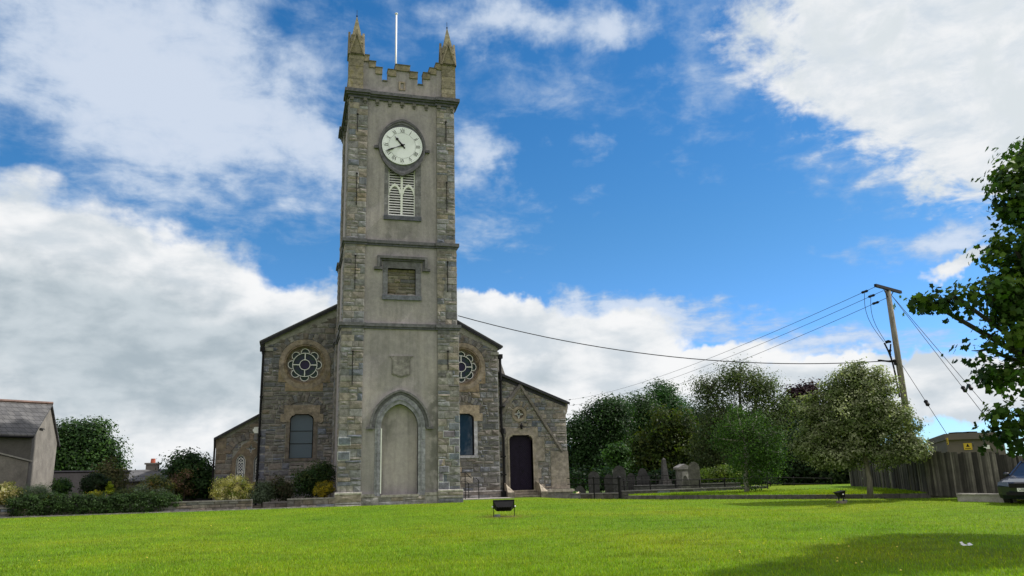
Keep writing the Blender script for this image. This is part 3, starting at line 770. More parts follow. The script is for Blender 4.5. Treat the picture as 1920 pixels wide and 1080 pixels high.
# --- flagpole
fp = atY(743.3, 26, -1.6); fb = atY(743.6, 140, -1.6)
g = G(); g.tube([(fp[0], -1.6, 20.5), (fp[0], -1.6, fp[2]-.05)], [.055, .045], 10); g.sphere((fp[0], -1.6, fp[2]), .085, 8, sc=(1, 1, .7)); obj('flagpole', g, WHITEP, CH, smooth=True)

# ------------------------------------------------------------------ nave
SL = .545; RZ = 12.16
def rz(x): return RZ-SL*abs(x)
_, roz = XZ(571, 683, NY); rox = 4.33
def e6(u, v, Y=NY): return XZ(380+u/4.5, 740+v/4.5, Y)
wx0, wz1 = e6(740, 165); wx1, wz0 = e6(925, 536)
wcx = -(wx0+wx1)/2; ww_ = (wx1-wx0)/2
ROR = 1.04                          # recess radius of the round windows
holes = []
for s in (-1, 1):
    holes.append(circ(s*rox, roz, ROR, 32)); holes.append(shoulder(s*wcx-ww_, s*wcx+ww_, wz0, wz1, .22))
g = G()
out = [(-6.45, -.5), (6.45, -.5), (6.45, rz(6.45)-.15), (0, RZ-.15), (-6.45, rz(6.45)-.15)]
g.plate(out, NY, NY+.4, holes, (.95, .95, .96))
for x in (-6.45, 6.05): g.box(x, x+.4, NY+.4, 27, -.5, rz(6.45)-.3)
g.box(-6.05, 6.05, 26.6, 27, -.5, 8.3)
g.box(-6.0, 6.0, NY+.9, NY+1.0, 0, 8.4, (.03, .03, .03))
# link between tower and nave
obj('nave_wall', g, MORT, CH)
g = G()
for a, b in ((-2.6, -2.3), (2.3, 2.6)): g.box(a, b, 2.6, NY, -.4, 10.4)
obj('tower_link_wall', g, ROUGH, CH)
for s in (-1, 1):
    g = G(); x0, x1 = sorted((s*2.5, s*6.43))
    hl = []
    cxx = s*rox
    for k in range(-4, 4): # disc as strips
        zz0, zz1 = k*.33, (k+1)*.33; m = max(abs(zz0), abs(zz1)); hw = math.sqrt(max(0, 1.33**2-m*m)); hl.append((cxx-hw-.02, cxx+hw+.02, roz+zz0, roz+zz1))
    hl.append((cxx-.95, cxx+.95, roz-1.42, roz-.5))
    hl.append((s*wcx-ww_-.22, s*wcx+ww_+.22, wz0-.15, wz1+.32))
    vo = (s*wcx, wz1-.35)
    for k in range(-3, 7):
        zz0, zz1 = k*.22, (k+1)*.22
        if zz1 > .3:
            m = zz1-.0; hw = math.sqrt(max(0, 1.40**2-m*m)); hl.append((vo[0]-hw, vo[0]+hw, vo[1]+zz0, vo[1]+zz1))
    masonry(g, x0, x1, .4, 11.0, front(NY), lines=[(SL, s*1., RZ-.42)] if False else [((SL if s > 0 else -SL), 1., RZ-.40)], holes=hl, hr=(.2, .36), wr=(.3, .75), seed=200+s, prot=.03, mort=.03, base=(.165, .163, .158), var=.3, rough=.05)
    voussoirs(g, cxx, roz, 1.36, 1.72, 25, 155, 13, front(NY), .05, 5, (.165, .16, .15))
    voussoirs(g, vo[0], vo[1], 1.0, 1.38, 12, 168, 17, front(NY), .045, 9, (.165, .16, .15))
    masonry(g, vo[0]-.85, vo[0]+.85, vo[1]+.68, vo[1]+1.0, front(NY), hr=(.15, .2), wr=(.25, .5), seed=210+s, prot=.02, base=(.19, .175, .15))
    # corner stones with pale pointing at the outer corner
    if s < 0: q_ = [(6.2, 6.47, 6.45+k, 6.75+k) for k in (.4, .78)]+[(6.17, 6.45, 1.35+.42*k, 1.7+.42*k) for k in range(6)]
    else: q_ = []
    rn = random.Random(3)
    for a, b, c, d in q_:
        xa, xb = sorted((s*a, s*b)); g.box(xa-.02, xb+.0, NY-.04, NY, c-.025, d+.025, (.34, .35, .35))
        stone(g, [(xa, c), (xb-.005, c), (xb-.005, d), (xa, d)], front(NY-.04), .015, .004, rn, (.13, .14, .17), .01)
    nm = obj('nave_rubble_facing', g, RUB, CH)
# smooth mortar band below the verges
for s in (-1, 1):
    g = G(); pts = [(s*2.4, rz(2.4)-.05), (s*6.44, rz(6.44)-.05), (s*6.44, rz(6.44)-.50), (s*2.4, rz(2.4)-.72)]
    g.plate(pts, NY-.045, NY+.01, c=(.55, .52, .45)); g.box(*sorted((s*6.0, s*6.5)), NY-.10, NY+.1, rz(6.44)-.66, rz(6.44)-.5, (.9, .85, .7)); obj('verge_render', g, MORT, CH)
    g = G()
    v = [(s*0, RZ), (s*6.62, rz(6.62)), (s*6.62, rz(6.62)-.05), (s*0, RZ-.05)]
    g.plate([(0, RZ-.02), (s*6.62, rz(6.62)-.02), (s*6.62, rz(6.62)-.24), (0, RZ-.24)], NY-.22, NY-.1, c=(1, 1, 1)); g.plate([(0, RZ-.06), (s*6.62, rz(6.62)-.06), (s*6.62, rz(6.62)-.14), (0, RZ-.14)], NY-.26, NY-.22); obj('bargeboard', g, LEADG, CH)
g = G()
for s in (-1, 1):
    g.plate([(0, RZ), (s*6.72, rz(6.72)), (s*6.72, rz(6.72)-.09), (0, RZ-.09)], NY-.24, 27.2)
obj('nave_roof', g, SLATE, CH)

# --- round windows
def rose(s):
    w = thing('round_window', None, None); w.parent = CH; cx = s*rox
    g = G(); y = NY
    g.band(circ(cx, roz, 1.35, 40), circ(cx, roz, ROR+.06, 40), y-.07, y+.02, (.265, .23, .17), closed=True)
    g.band(circ(cx, roz, ROR+.06, 40), circ(cx, roz, ROR-.04, 40), y-.04, y+.15, (.21, .17, .11), closed=True)
    g.band(circ(cx, roz, ROR-.04, 40), circ(cx, roz, ROR-.11, 40), y+.13, y+.3, (.24, .2, .13), closed=True)
    g.box(cx-.98, cx+.98, y-.062, y+.02, roz-1.45, roz-1.02, (.27, .22, .14))
    for t in (-1, 1): a, b = sorted((cx+t*.9, cx+t*1.35)); g.box(a, b, y-.064, y+.02, roz-.98, roz-.3, (.25, .205, .13))
    obj('surround', g, SAND, w)
    g = G(); g.plate(circ(cx, roz, ROR-.05, 40), y+.24, y+.3, [[(cx+p[0]-cx, p[1]) for p in foil(cx, roz)]], (.2, .18, .15))
    obj('pierced_stone_panel', g, SAND, w)
    g = G(); g.plate(circ(cx, roz, ROR-.12, 30), y+.33, y+.35); obj('glass', g, GLASSB, w)
    g = G(); g.plate(circ(cx, roz, .25, 24), y+.318, y+.33); obj('centre_glass', g, GLASSR, w)
    if True:
        g = G()
        for k in range(8):
            a = R(45*k); g.plate(circ(cx+.63*math.cos(a), roz+.63*math.sin(a), .20, 14), y+.32, y+.33)
        obj('petal_glass', g, GLASSG2, w)
    g = G(); t = .018
    g.band(circ(cx, roz, .64-t, 40), circ(cx, roz, .64+t, 40), y+.20, y+.26, closed=True); g.band(circ(cx, roz, .275-t, 30), circ(cx, roz, .275+t, 30), y+.2, y+.26, closed=True)
    for k in range(4):
        a = R(90*k); g.bar((cx+.28*math.cos(a), y+.23, roz+.28*math.sin(a)), (cx+.63*math.cos(a), y+.23, roz+.63*math.sin(a)), .05, .036, up=(0, 1, 0))
    for k in range(8):
        a0 = 45*k; c = (cx+.665*math.cos(R(a0)), roz+.665*math.sin(R(a0)))
        g.band(circ(c[0], c[1], .215-t, 12, a0-96, a0+96), circ(c[0], c[1], .215+t, 12, a0-96, a0+96), y+.195, y+.262)
    obj('tracery', g, WHITEP, w)
    for k in range(8):
        g = G(); a = R(22.5+45*k); g.plate(circ(cx+.83*math.cos(a), roz+.83*math.sin(a), .028, 8), y+.232, y+.245); obj('piercing', g, BLACK, w)
def foil(cx, cz, n=8):
    pts = []
    for k in range(8):
        a0 = 45*k; c = (cx+.665*math.cos(R(a0)), cz+.665*math.sin(R(a0)))
        pts += circ(c[0], c[1], .225, 8, a0-84, a0+84)
    return pts
rose(-1); rose(1)
# --- shouldered windows
def sash(s):
    w = thing('shouldered_window', None, None); w.parent = CH; cx = s*wcx; y = NY
    x0, x1 = cx-ww_, cx+ww_
    hd0, hd1 = e6(665, 90)[0], e6(1025, 90)[0]; hw = (hd1-hd0)/2; in0, in1 = e6(697, 90)[0], e6(1000, 90)[0]; hiw = (in1-in0)/2
    _, zh1 = e6(840, 90); _, zh0 = e6(840, 230); _, zm = e6(1010, 163)
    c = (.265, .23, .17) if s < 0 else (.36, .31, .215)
    g = G(); op = shoulder(x0, x1, wz0, wz1, .22)
    hole = [p for p in op if p[1] > zh0+.01]; hole = [(x1, zh0+.004)]+hole+[(x0, zh0+.004)]
    g.plate([(cx+hw, zh0)]+[(cx+hw, zm), (cx+hiw, zm), (cx+hiw, zh1), (cx-hiw, zh1), (cx-hiw, zm), (cx-hw, zm), (cx-hw, zh0)]+[(x0, zh0)]+[p for p in op[::-1] if p[1] > zh0+.01]+[(x1, zh0)], y-.07, y+.12, c=c)
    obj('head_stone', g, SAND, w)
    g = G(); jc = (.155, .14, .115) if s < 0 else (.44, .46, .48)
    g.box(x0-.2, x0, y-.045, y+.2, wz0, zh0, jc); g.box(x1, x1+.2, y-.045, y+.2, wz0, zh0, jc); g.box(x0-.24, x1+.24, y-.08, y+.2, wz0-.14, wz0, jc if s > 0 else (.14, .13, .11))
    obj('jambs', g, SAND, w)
    g = G(); g.plate(shoulder(x0-.02, x1+.02, wz0-.02, wz1+.02, .22), y+.2, y+.22, c=(1, 1, 1)); obj('glass', g, GLASSG if s < 0 else GLASSW, w)
    g = G()
    fr = shoulder(x0, x1, wz0, wz1, .22); fi = [(cx+(p[0]-cx)*.93, (wz0+wz1)/2+(p[1]-(wz0+wz1)/2)*.97) for p in fr]
    g.band(fr, fi, y+.15, y+.21, closed=True)
    if s < 0:
        for v in (305, 412): z = e6(840, v)[1]; g.box(x0, x1, y+.17, y+.2, z-.015, z+.015)
    obj('frame', g, BLACK, w)
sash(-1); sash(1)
# --- nave base course
g = G(); g.box(2.94, 6.46, NY-.12, NY+.2, -.5, .36, (.21, .2, .18)); g.box(2.94, 6.46, NY-.15, NY+.1, .36, .42, (.46, .45, .42)); masonry(g, 2.94, 6.4, -.3, .34, front(NY-.12), hr=(.2, .3), wr=(.5, 1.1), seed=77, prot=.02, mort=.02)
obj('base_course', g, RUB, CH)
g = G(); g.box(-6.46, -2.94, NY-.12, NY+.2, -.5, .36, (.21, .2, .18)); obj('base_course', g, RUB, CH)

# ------------------------------------------------------------------ porch on the right
PX1 = 10.62
pz = lambda x: 7.02-.405*(x-6.6)
dx0, dz1 = XZ(840+503/4.5, 740+345/4.5, PY+.25); dx1, dz0 = XZ(840+712/4.5, 740+812/4.5, PY+.25)
dz0 = .36
sqx, sqz = XZ(973, 776.5, PY)
def e8(u, v, Y=PY): return XZ(840+u/4.5, 740+v/4.5, Y)
dop = shoulder(dx0, dx1, dz0, dz1, .2, .06)
g = G()
g.plate([(6.4, -.5), (PX1, -.5), (PX1, pz(PX1)-.1), (6.4, pz(6.4)-.1)], PY, PY+.4, [dop, circ(sqx, sqz, .30, 20)], (.85, .85, .83))
g.box(PX1-.4, PX1, PY+.4, 20, -.5, pz(PX1)-.2)
obj('porch_wall', g, MORT, CH)
g = G(); hl = [(dx0-.35, dx1+.35, -.2, dz1+.3), (dx1+.2, dx1+.75, 1.9, dz1-.1), (sqx-.42, sqx+.42, sqz-.42, sqz+.42)]
qx0, qz1 = e8(860, 480); qx1, qz0 = e8(985, 790)
hl.append((qx0, PX1+.1, qz0, qz1))
masonry(g, 6.45, PX1-.01, .2, 7.3, front(PY), lines=[(.405, 1., 7.02+.405*6.6-.35)], holes=hl, hr=(.17, .32), wr=(.25, .62), seed=301, prot=.03, mort=.02, base=(.235, .23, .215), var=.28, rough=.055)
voussoirs(g, sqx, sqz, .44, .8, 10, 170, 11, front(PY), .05, 6, (.25, .235, .2))
obj('porch_rubble_facing', g, RUB, CH)
g = G()
g.plate([(6.5, pz(6.5)), (PX1+.22, pz(PX1+.22)), (PX1+.22, pz(PX1+.22)-.09), (6.5, pz(6.5)-.09)], PY-.2, 20.2)
obj('porch_roof', g, SLATE, CH)
g = G(); g.plate([(6.5, pz(6.5)-.02), (PX1+.2, pz(PX1+.2)-.02), (PX1+.2, pz(PX1+.2)-.16), (6.5, pz(6.5)-.16)], PY-.23, PY-.17); g.plate([(6.5, pz(6.5)-.16), (PX1, pz(PX1)-.16), (PX1, pz(PX1)-.36), (6.5, pz(6.5)-.36)], PY-.05, PY+.01, c=(2.2, 2., 1.8)); obj('bargeboard', g, LEADG, CH)
# kneeler and corner dressing
g = G(); zt = pz(PX1)-.12
g.plate([(PX1-.7, zt-.02), (PX1+.14, zt-.02), (PX1+.14, zt-.28), (PX1+.05, zt-.6), (PX1-.04, zt-.75), (PX1-.04, zt-1.0), (PX1-.6, zt-1.0)], PY-.04, PY+.35, c=(.25, .23, .19))
obj('kneeler', g, SAND, CH); g = G()
g.plate([(qx0, qz0), (PX1+.06, qz0), (PX1+.02, qz1), (qx0+.05, qz1)], PY-.06, PY+.3, c=(.27, .25, .20))
obj('corner_dressing', g, SAND, CH)
g = G(); zb = e8(900, 812)[1]
g.box(dx1+.62, PX1+.25, PY-.35, PY+.3, -.5, zb-.06, (.2, .195, .18)); g.plate([(dx1+.6, zb-.06), (PX1+.36, zb-.06), (PX1+.12, zb+.1), (dx1+.6, zb+.1)], PY-.40, PY+.2, c=(.42, .39, .32))
obj('porch_plinth', g, SAND, CH); g = G(); g.box(6.5, dx0-.2, PY-.1, PY+.1, -.5, .3, (.24, .22, .18))
obj('porch_plinth', g, SAND, CH)
# gablet mouldings
g = G()
ap = e8(605, -80); l0 = e8(425, 150); r0 = e8(962, 475)
def strip(a, b, w, y0, y1, c):
    dx, dz = b[0]-a[0], b[1]-a[1]; L = math.hypot(dx, dz); nx, nz = -dz/L*w/2, dx/L*w/2
    g.plate([(a[0]-nx, a[1]-nz), (b[0]-nx, b[1]-nz), (b[0]+nx, b[1]+nz), (a[0]+nx, a[1]+nz)], y0, y1, c=c)
strip(ap, r0, .13, PY-.14, PY+.02, (.19, .18, .155)); strip((ap[0], ap[1]-.05), (r0[0]-.04, r0[1]-.1), .12, PY-.07, PY+.02, (.13, .125, .11))
strip(ap, l0, .17, PY-.2, PY+.02, (.13, .125, .12)); strip((ap[0]+.03, ap[1]-.1), (l0[0]+.18, l0[1]-.06), .16, PY-.1, PY+.02, (.24, .22, .18))
obj('gablet_mould', g, SAND, CH)
# quatrefoil light
def star(cx, cz, r, k=.34, n=4):
    pts = []
    for i in range(4):
        a = R(90*i); 
        for t, rr in ((-30, .40), (-22, .56), (-12, .70), (-6, .9), (0, 1.), (6, .9), (12, .70), (22, .56), (30, .40)): pts.append((cx+r*rr*math.cos(a+R(t)), cz+r*rr*math.sin(a+R(t))))
    return pts
def quatre(cx, cz, r, y, sc=True, ring_=True):
    w = thing('star_window', None, None); w.parent = CH
    if ring_:
        g = G(); g.band(circ(cx, cz, .44, 26), circ(cx, cz, .27, 26), y-.07, y+.12, (.27, .24, .18), closed=True); g.plate(circ(cx, cz, .3, 26), y+.1, y+.16, c=(.2, .175, .13)); obj('surround', g, SAND, w)
    g = G(); g.plate(star(cx, cz, r*.75), y+.06, y+.09); obj('glass', g, GLASSB, w)
    g = G(); g.band(star(cx, cz, r), star(cx, cz, r*.76), y+.04, y+.095, closed=True); g.band(star(cx, cz, r*.5), star(cx, cz, r*.4), y+.05, y+.055, closed=True) ; obj('tracery', g, WHITEP, w)
quatre(sqx, sqz, .26, PY)
# door
D = thing('door', None, None); D.parent = CH
g = G(); y = PY
ox0_, oz1 = e8(440, 282); ox1_, _ = e8(755, 282)
c = (.265, .245, .20)
fi = shoulder(dx0, dx1, dz0-.3, dz1, .2, .06)
g.plate([(dx1+.32, -.2), (dx1+.32, 1.0), (dx1+.48, 1.0), (dx1+.48, 1.5), (dx1+.3, 1.5), (dx1+.3, 1.95), (dx1+.72, 1.95), (dx1+.72, dz1-.12), (dx1+.34, dz1-.12), (dx1+.34, oz1), (dx0-.2, oz1), (dx0-.2, dz1-.1), (dx0-.42, dz1-.1), (dx0-.42, -.2)]+[(dx0, -.2)]+fi[::-1][1:-1]+[(dx1, -.2)], y-.065, y+.02, c=c)
fo = shoulder(dx0-.09, dx1+.09, dz0-.3, dz1+.09, .2, .06)
g.band(fi, fo, y-.10, y+.3, (.30, .275, .21))
obj('surround', g, SAND, D)
g = G()
lf = shoulder(dx0, dx1, dz0, dz1, .2, .06); m = (dx0+dx1)/2
g.plate(lf, y+.26, y+.32)
obj('door_leaf', g, DOORM, D)
g = G()
for sgn in (-1, 1):   # herring-bone boards
    for i in range(-4, 22):
        z = dz0+.13*i
        a = (m+sgn*.03, z); b = (m+sgn*(dx1-dx0)*.47, z+.62)
        L = [a, b, (b[0], b[1]+.115), (a[0], a[1]+.115)]
        p = clip(L, [(0, -1, -(dz0+.02)), (0, 1, dz1-.25)])
        if p: g.plate(p, y+.245, y+.262)
for z in (dz0+.32, dz1-.62): g.box(dx0+.03, dx1-.03, y+.235, y+.26, z-.03, z+.03)
g.box(m-.02, m+.02, y+.235, y+.26, dz0, dz1-.05)
obj('door_boards', g, DOORM, D)
g = G(); zz = e8(625, 645)[1]; g.tube(circ3 := [(m+.16+.06*math.cos(R(a)), y+.22, zz+.06*math.sin(R(a))) for a in range(0, 361, 30)], .012, 6); obj('ring_handle', g, IRON, D)
# door steps and cheeks
g = G()
sx0, sx1 = dx0-.02, dx1+.1
for i, (yy, zt_) in enumerate(((PY-.9, .08), (PY-.5, .22), (PY-.12, .36))):
    g.box(sx0, sx1, yy, PY+.3, -.5, zt_, (.24, .22, .17)); g.box(sx0, sx1, yy-.03, yy+.2, zt_-.05, zt_+.004, (.30, .275, .21))
obj('door_steps', g, SAND, CH)
for (xa, xb) in ((dx0-.42, dx0-.03), (dx1+.12, dx1+.52)):
    g = G(); g.box(xa, xb, PY-1.05, PY, -.5, .28, (.22, .2, .16))
    g.add([(xa, PY-1.05, .28), (xb, PY-1.05, .28), (xb, PY, .28), (xa, PY, .28), (xa, PY-.72, .72), (xb-.28, PY-.72, .55), (xb-.28, PY, .8), (xa, PY, .86)], [(0, 1, 5, 4), (1, 2, 6, 5), (4, 5, 6, 7), (0, 4, 7, 3), (2, 3, 7, 6)], (.34, .31, .23)); obj('step_cheek', g, SAND, CH)
# lantern above the door
g = G(); lx, lz = e8(612, 270); g.box(lx-.02, lx+.02, PY-.22, PY, lz-.02, lz+.02); g.box(lx-.16, lx+.16, PY-.2, PY-.16, lz-.012, lz+.012); g.cone(lx, PY-.2, lz-.16, lz+.05, .05, .09, 6); g.cone(lx, PY-.2, lz+.05, lz+.2, .09, .01, 6); g.tube([(lx+.03, PY-.1, lz), (lx+.35, PY-.07, lz+.0)], .015, 6); obj('lantern', g, IRON, CH)
# battered buttress beyond the porch roof
g = G(); b0 = XZ(937, 655, 5.0)
g.plate([(6.55, 6.6), (7.42, 6.75), (6.85, 8.45), (6.6, 8.5), (6.5, 8.4)], 5.2, 5.9, c=(.30, .285, .25)); g.plate([(6.5, 6.5), (7.0, 6.5), (6.68, 8.1), (6.5, 8.1)], 5.12, 5.2, c=(.16, .165, .175)); obj('buttress', g, RUB, CH)  # sunlit right part and shaded left part are put into the stone tints

# ------------------------------------------------------------------ left aisle
AX = XZ(403, 870, AY)[0]
az_ = lambda x: XZ(495, 772, AY)[1]+(x-XZ(495, 772, AY)[0])*((XZ(495, 772, AY)[1]-XZ(398, 824, AY)[1])/(XZ(495, 772, AY)[0]-XZ(398, 824, AY)[0]))
def eA(u, v): return XZ(395+u/10.8, 810+v/10.8, AY)
l1, lt = eA(617, 455); l2, _ = eA(975, 455); lw = (eA(712, 700)[0]-eA(520, 700)[0])/2; _, lb = eA(620, 1010); _, lsp = eA(620, 590)
qlx, qlz = eA(815, 335)
g = G()
g.plate([(AX, -.5), (-6.3, -.5), (-6.3, az_(-6.3)-.1), (AX, az_(AX)-.1)], AY, AY+.4, [ogive(l1, lw, lsp, lt, 6, lb), ogive(l2, lw, lsp, lt, 6, lb), star(qlx, qlz, .24)], (.7, .66, .58))
g.box(AX, AX+.4, AY+.4, 24, -.5, az_(AX)-.2)
obj('aisle_wall', g, MORT, CH)
g = G()
masonry(g, AX+.01, -6.35, .3, 5.5, front(AY), lines=[(-(az_(-6.3)-az_(AX))/(-6.3-AX), 1., az_(0)-.3)], holes=[(l1-.42, l2+.5, lb-.3, lt+.15), (qlx-.5, qlx+.5, lt, qlz+.4)], hr=(.2, .32), wr=(.35, .75), seed=401, prot=.025, mort=.03, base=(.175, .155, .125), var=.25, rough=.04)
voussoirs(g, qlx-.05, qlz-.55, 1.0, 1.38, 40, 165, 12, front(AY), .045, 6, (.17, .15, .125))
voussoirs(g, qlx-.05, qlz-.55, 1.0, 1.38, 15, 40, 3, front(AY), .045, 6, (.17, .15, .125))
obj('aisle_rubble_facing', g, RUB, CH)
g = G(); fr = [(l1-.44, lb-.35), (l2+.44, lb-.35), (l2+.42, lsp+.1), (qlx+.42, qlz+.2), (qlx, qlz+.46), (qlx-.42, qlz+.2), (l1-.44, lsp+.1)]
g.plate(fr, AY-.05, AY+.02, [ogive(l1, lw, lsp, lt, 6, lb), ogive(l2, lw, lsp, lt, 6, lb), star(qlx, qlz, .24)], (.185, .155, .105)); obj('window_surround', g, SAND, CH)
for lx_ in (l1, l2):
    w = thing('lancet_window', None, None); w.parent = CH
    g = G(); g.plate(ogive(lx_, lw, lsp, lt, 6, lb), AY+.14, AY+.16); obj('glass', g, GLASSB, w)
    g = G(); a = ogive(lx_, lw, lsp, lt, 8, lb); b = ogive(lx_, lw-.035, lsp, lt-.05, 8, lb+.04); g.band(a, b, AY+.06, AY+.12, closed=True)
    a = ogive(lx_, lw-.08, lsp, lt-.16, 8, lb+.04); b = ogive(lx_, lw-.105, lsp, lt-.2, 8, lb+.07); g.band(a, b, AY+.07, AY+.12, closed=True)
    z = lb+.05; k = 0
    while z < lsp+.1:
        for sg in (-1, 1): g.bar((lx_+sg*(lw-.1), AY+.1, z), (lx_-sg*(lw-.1), AY+.1, z+.3), .02, .02, up=(0, 1, 0))
        z += .15; k += 1
    for z in (lb+.5, lb+1.0): g.box(lx_-lw+.09, lx_+lw-.09, AY+.08, AY+.12, z-.015, z+.015)
    obj('leading', g, WHITEP, w)
quatre(qlx, qlz, .24, AY, ring_=False)
g = G(); g.plate([(AX-.12, az_(AX-.12)+.02), (-6.4, az_(-6.4)+.02), (-6.4, az_(-6.4)-.07), (AX-.12, az_(AX-.12)-.07)], AY-.2, 24.2); obj('aisle_roof', g, SLATE, CH)
g = G(); g.plate([(AX-.12, az_(AX-.12)), (-6.4, az_(-6.4)), (-6.4, az_(-6.4)-.12), (AX-.12, az_(AX-.12)-.12)], AY-.23, AY-.17); obj('bargeboard', g, LEADG, CH)
g = G(); zt = az_(AX)-.1; g.plate([(AX+.5, zt+.1), (AX-.1, zt), (AX-.1, zt-.2), (AX, zt-.5), (AX+.05, zt-.8), (AX+.5, zt-.8)], AY-.045, AY+.3, c=(.2, .17, .12)); obj('kneeler', g, SAND, CH)
g = G(); x_, z_ = e6(453, 300, AY); g.plate(circ(x_, z_, .19, 6), AY-.1, AY); obj('alarm_box', g, WHITEP, CH)
# --- downpipes
g = G(); 
g.tube([(-6.5, NY-.1, 8.0), (-6.5, NY-.1, 6.9), (-6.5, NY-.1, 6.7), (-6.5, NY-.1, -.2)], .06, 8); g.box(-6.68, -6.42, NY-.2, NY, 7.95, 8.18); 
for z in (5.5, 3.5, 1.5): g.box(-6.57, -6.4, NY-.18, NY-.02, z, z+.08)
obj('downpipe', g, BLACK, CH)
g = G(); g.tube([(6.62, NY+.1, 7.9), (6.62, NY+.12, 3.6), (6.72, NY+.12, 3.3), (6.72, NY+.12, .6), (6.66, NY, .1), (6.6, NY-.05, -.2)], .075, 8); g.box(6.5, 6.75, NY-.02, NY+.3, 7.8, 8.05)
g.box(6.45, 6.85, NY-.35, NY+.1, -.2, .35); g.cone(6.72, NY+.1, 3.5, 3.8, .16, .1, 8)
for z in (6.5, 5, 2.2, 1.2): g.box(6.55, 6.82, NY, NY+.2, z, z+.08)
obj('downpipe', g, BLACK, CH)
g = G(); g.tube([(AX-.08, AY-.08, az_(AX)-.15), (AX-.06, AY-.08, az_(AX)-.6), (AX-.06, AY-.08, 0)], .05, 8); obj('downpipe', g, BLACK, CH)

# parts assembled under an empty: make the main mesh the part, the others its sub-parts
for e in [c for c in CH.children if c.type == 'EMPTY']:
    kids = list(e.children)
    pick = next((k for n in ('surround', 'frame', 'tracery') for k in kids if k.name.split('.')[0] == n), kids[0])
    nm = e.name; e.name = 'old'; pick.name = nm; pick.parent = CH
    for k in kids:
        if k is not pick: k.parent = pick
    bpy.data.objects.remove(e)

# ================================================================== GROUND
def GH(px, py):
    """where the sight line through a photo point meets the lawn"""
    d = ray(px, py); t = 5.
    while t < 120:
        p = CAM+d*t
        if p[2] < gz(p[0], p[1]): break
        t += .05
    return p
def grassnodes(t, co):
    sp = t.n('SeparateXYZ', ins={0: co}); X, Y, Z = sp.outputs
    flat = t.n('CombineXYZ', ins={0: X, 1: Y, 2: 0.}).outputs[0]
    a = t.noise(flat, .16, 4, .6).outputs[0]; b = t.noise(flat, .9, 6, .65).outputs[0]; c = t.noise(flat, 7, 5, .7).outputs[0]
    d = t.noise(t.v('MULTIPLY', flat, (.5, 2.2, 1)), 1.1, 5, .6).outputs[0]
    col = t.ramp(a, [(.3, (.145, .29, .012)), (.5, (.195, .325, .012)), (.7, (.26, .34, .014))])
    col = t.mix(1., col, t.ramp(b, [(.28, .8), (.5, 1.), (.72, 1.12)]), 'MULTIPLY')
    col = t.mix(1., col, t.ramp(d, [(.32, .72), (.45, .98), (.7, 1.14)]), 'MULTIPLY')
    col = t.mix(1., col, t.ramp(c, [(.3, .85), (.7, 1.12)]), 'MULTIPLY')
    fl = FLP
    dd = t.v('LENGTH', t.v('MULTIPLY', t.v('SUBTRACT', flat, (float(fl[0]), float(fl[1]), 0.)), (1., .8, 0)))
    wear = t.m('MULTIPLY', t.m('SUBTRACT', 1., t.smooth(dd, .25, 1.15)), t.smooth(c, .38, .6))
    col = t.mix(t.m('MULTIPLY', wear, .8), col, (.26, .17, .05))
    return col, b, c
FLP = GH(945, 969)
def m_lawn():
    def fn(t, o):
        co = obj_co(t); col, b, c = grassnodes(t, co)
        col = t.mix(1., col, (.8, .8, .8), 'MULTIPLY')
        f = t.noise(co, 60, 4, .7).outputs[0]
        principled(t, o, **{'Base Color': t.mix(1., col, t.ramp(f, [(.3, .5), (.7, 1.3)]), 'MULTIPLY'), 'Roughness': .85, 'Specular IOR Level': .15, 'Normal': bump(t, t.m('ADD', f, c), .9, .05)})
    return mat('lawn', fn)
def m_blade():
    def fn(t, o):
        co = obj_co(t); col, b, c = grassnodes(t, co)
        tint = t.n('Attribute', attribute_name='tint').outputs['Color']
        col = t.mix(1., col, tint, 'MULTIPLY')
        p = t.n('BsdfPrincipled', ins={'Base Color': col, 'Roughness': .6, 'Specular IOR Level': .25})
        tr = t.n('BsdfTranslucent', ins={0: t.mix(1., col, (1.3, 1.4, .8), 'MULTIPLY')})
        ms = t.n('MixShader', ins={0: .35, 1: p.outputs[0], 2: tr.outputs[0]}); t.t.links.new(ms.outputs[0], o.inputs[0])
    return mat('grass_blades', fn)
LAWN, BLADE = m_lawn(), m_blade()
FARG = m_plain('far_grass', (.08, .13, .025), .9, .35, .2, .0)
SOIL = m_plain('soil', (.07, .055, .04), .95, .4, 2, .5)
TARM = m_plain('tarmac', (.055, .055, .056), .9, .25, 5, .3)
def sheet(name, xs, ys, zf, keep, m):
    g = G(); idx = {}
    for i, x in enumerate(xs):
        for j, y in enumerate(ys): idx[i, j] = len(g.v)+0; g.v.append((x, y, zf(x, y))); g.c.append((1, 1, 1))
    for i in range(len(xs)-1):
        for j in range(len(ys)-1):
            if keep((xs[i]+xs[i+1])/2, (ys[j]+ys[j+1])/2): g.f.append((idx[i, j], idx[i+1, j], idx[i+1, j+1], idx[i, j+1]))
    return struct(name, g, m, smooth=True)
far = [-2500, -900, -400, -200, -120, -80, -60]
xs = far+[i*4. for i in range(-14, 15)]+[-v for v in far[::-1]]
sheet('ground', xs, xs, lambda x, y: gz(max(-60, min(60, x)), max(-60, min(60, y)))-.10, lambda x, y: True, FARG)
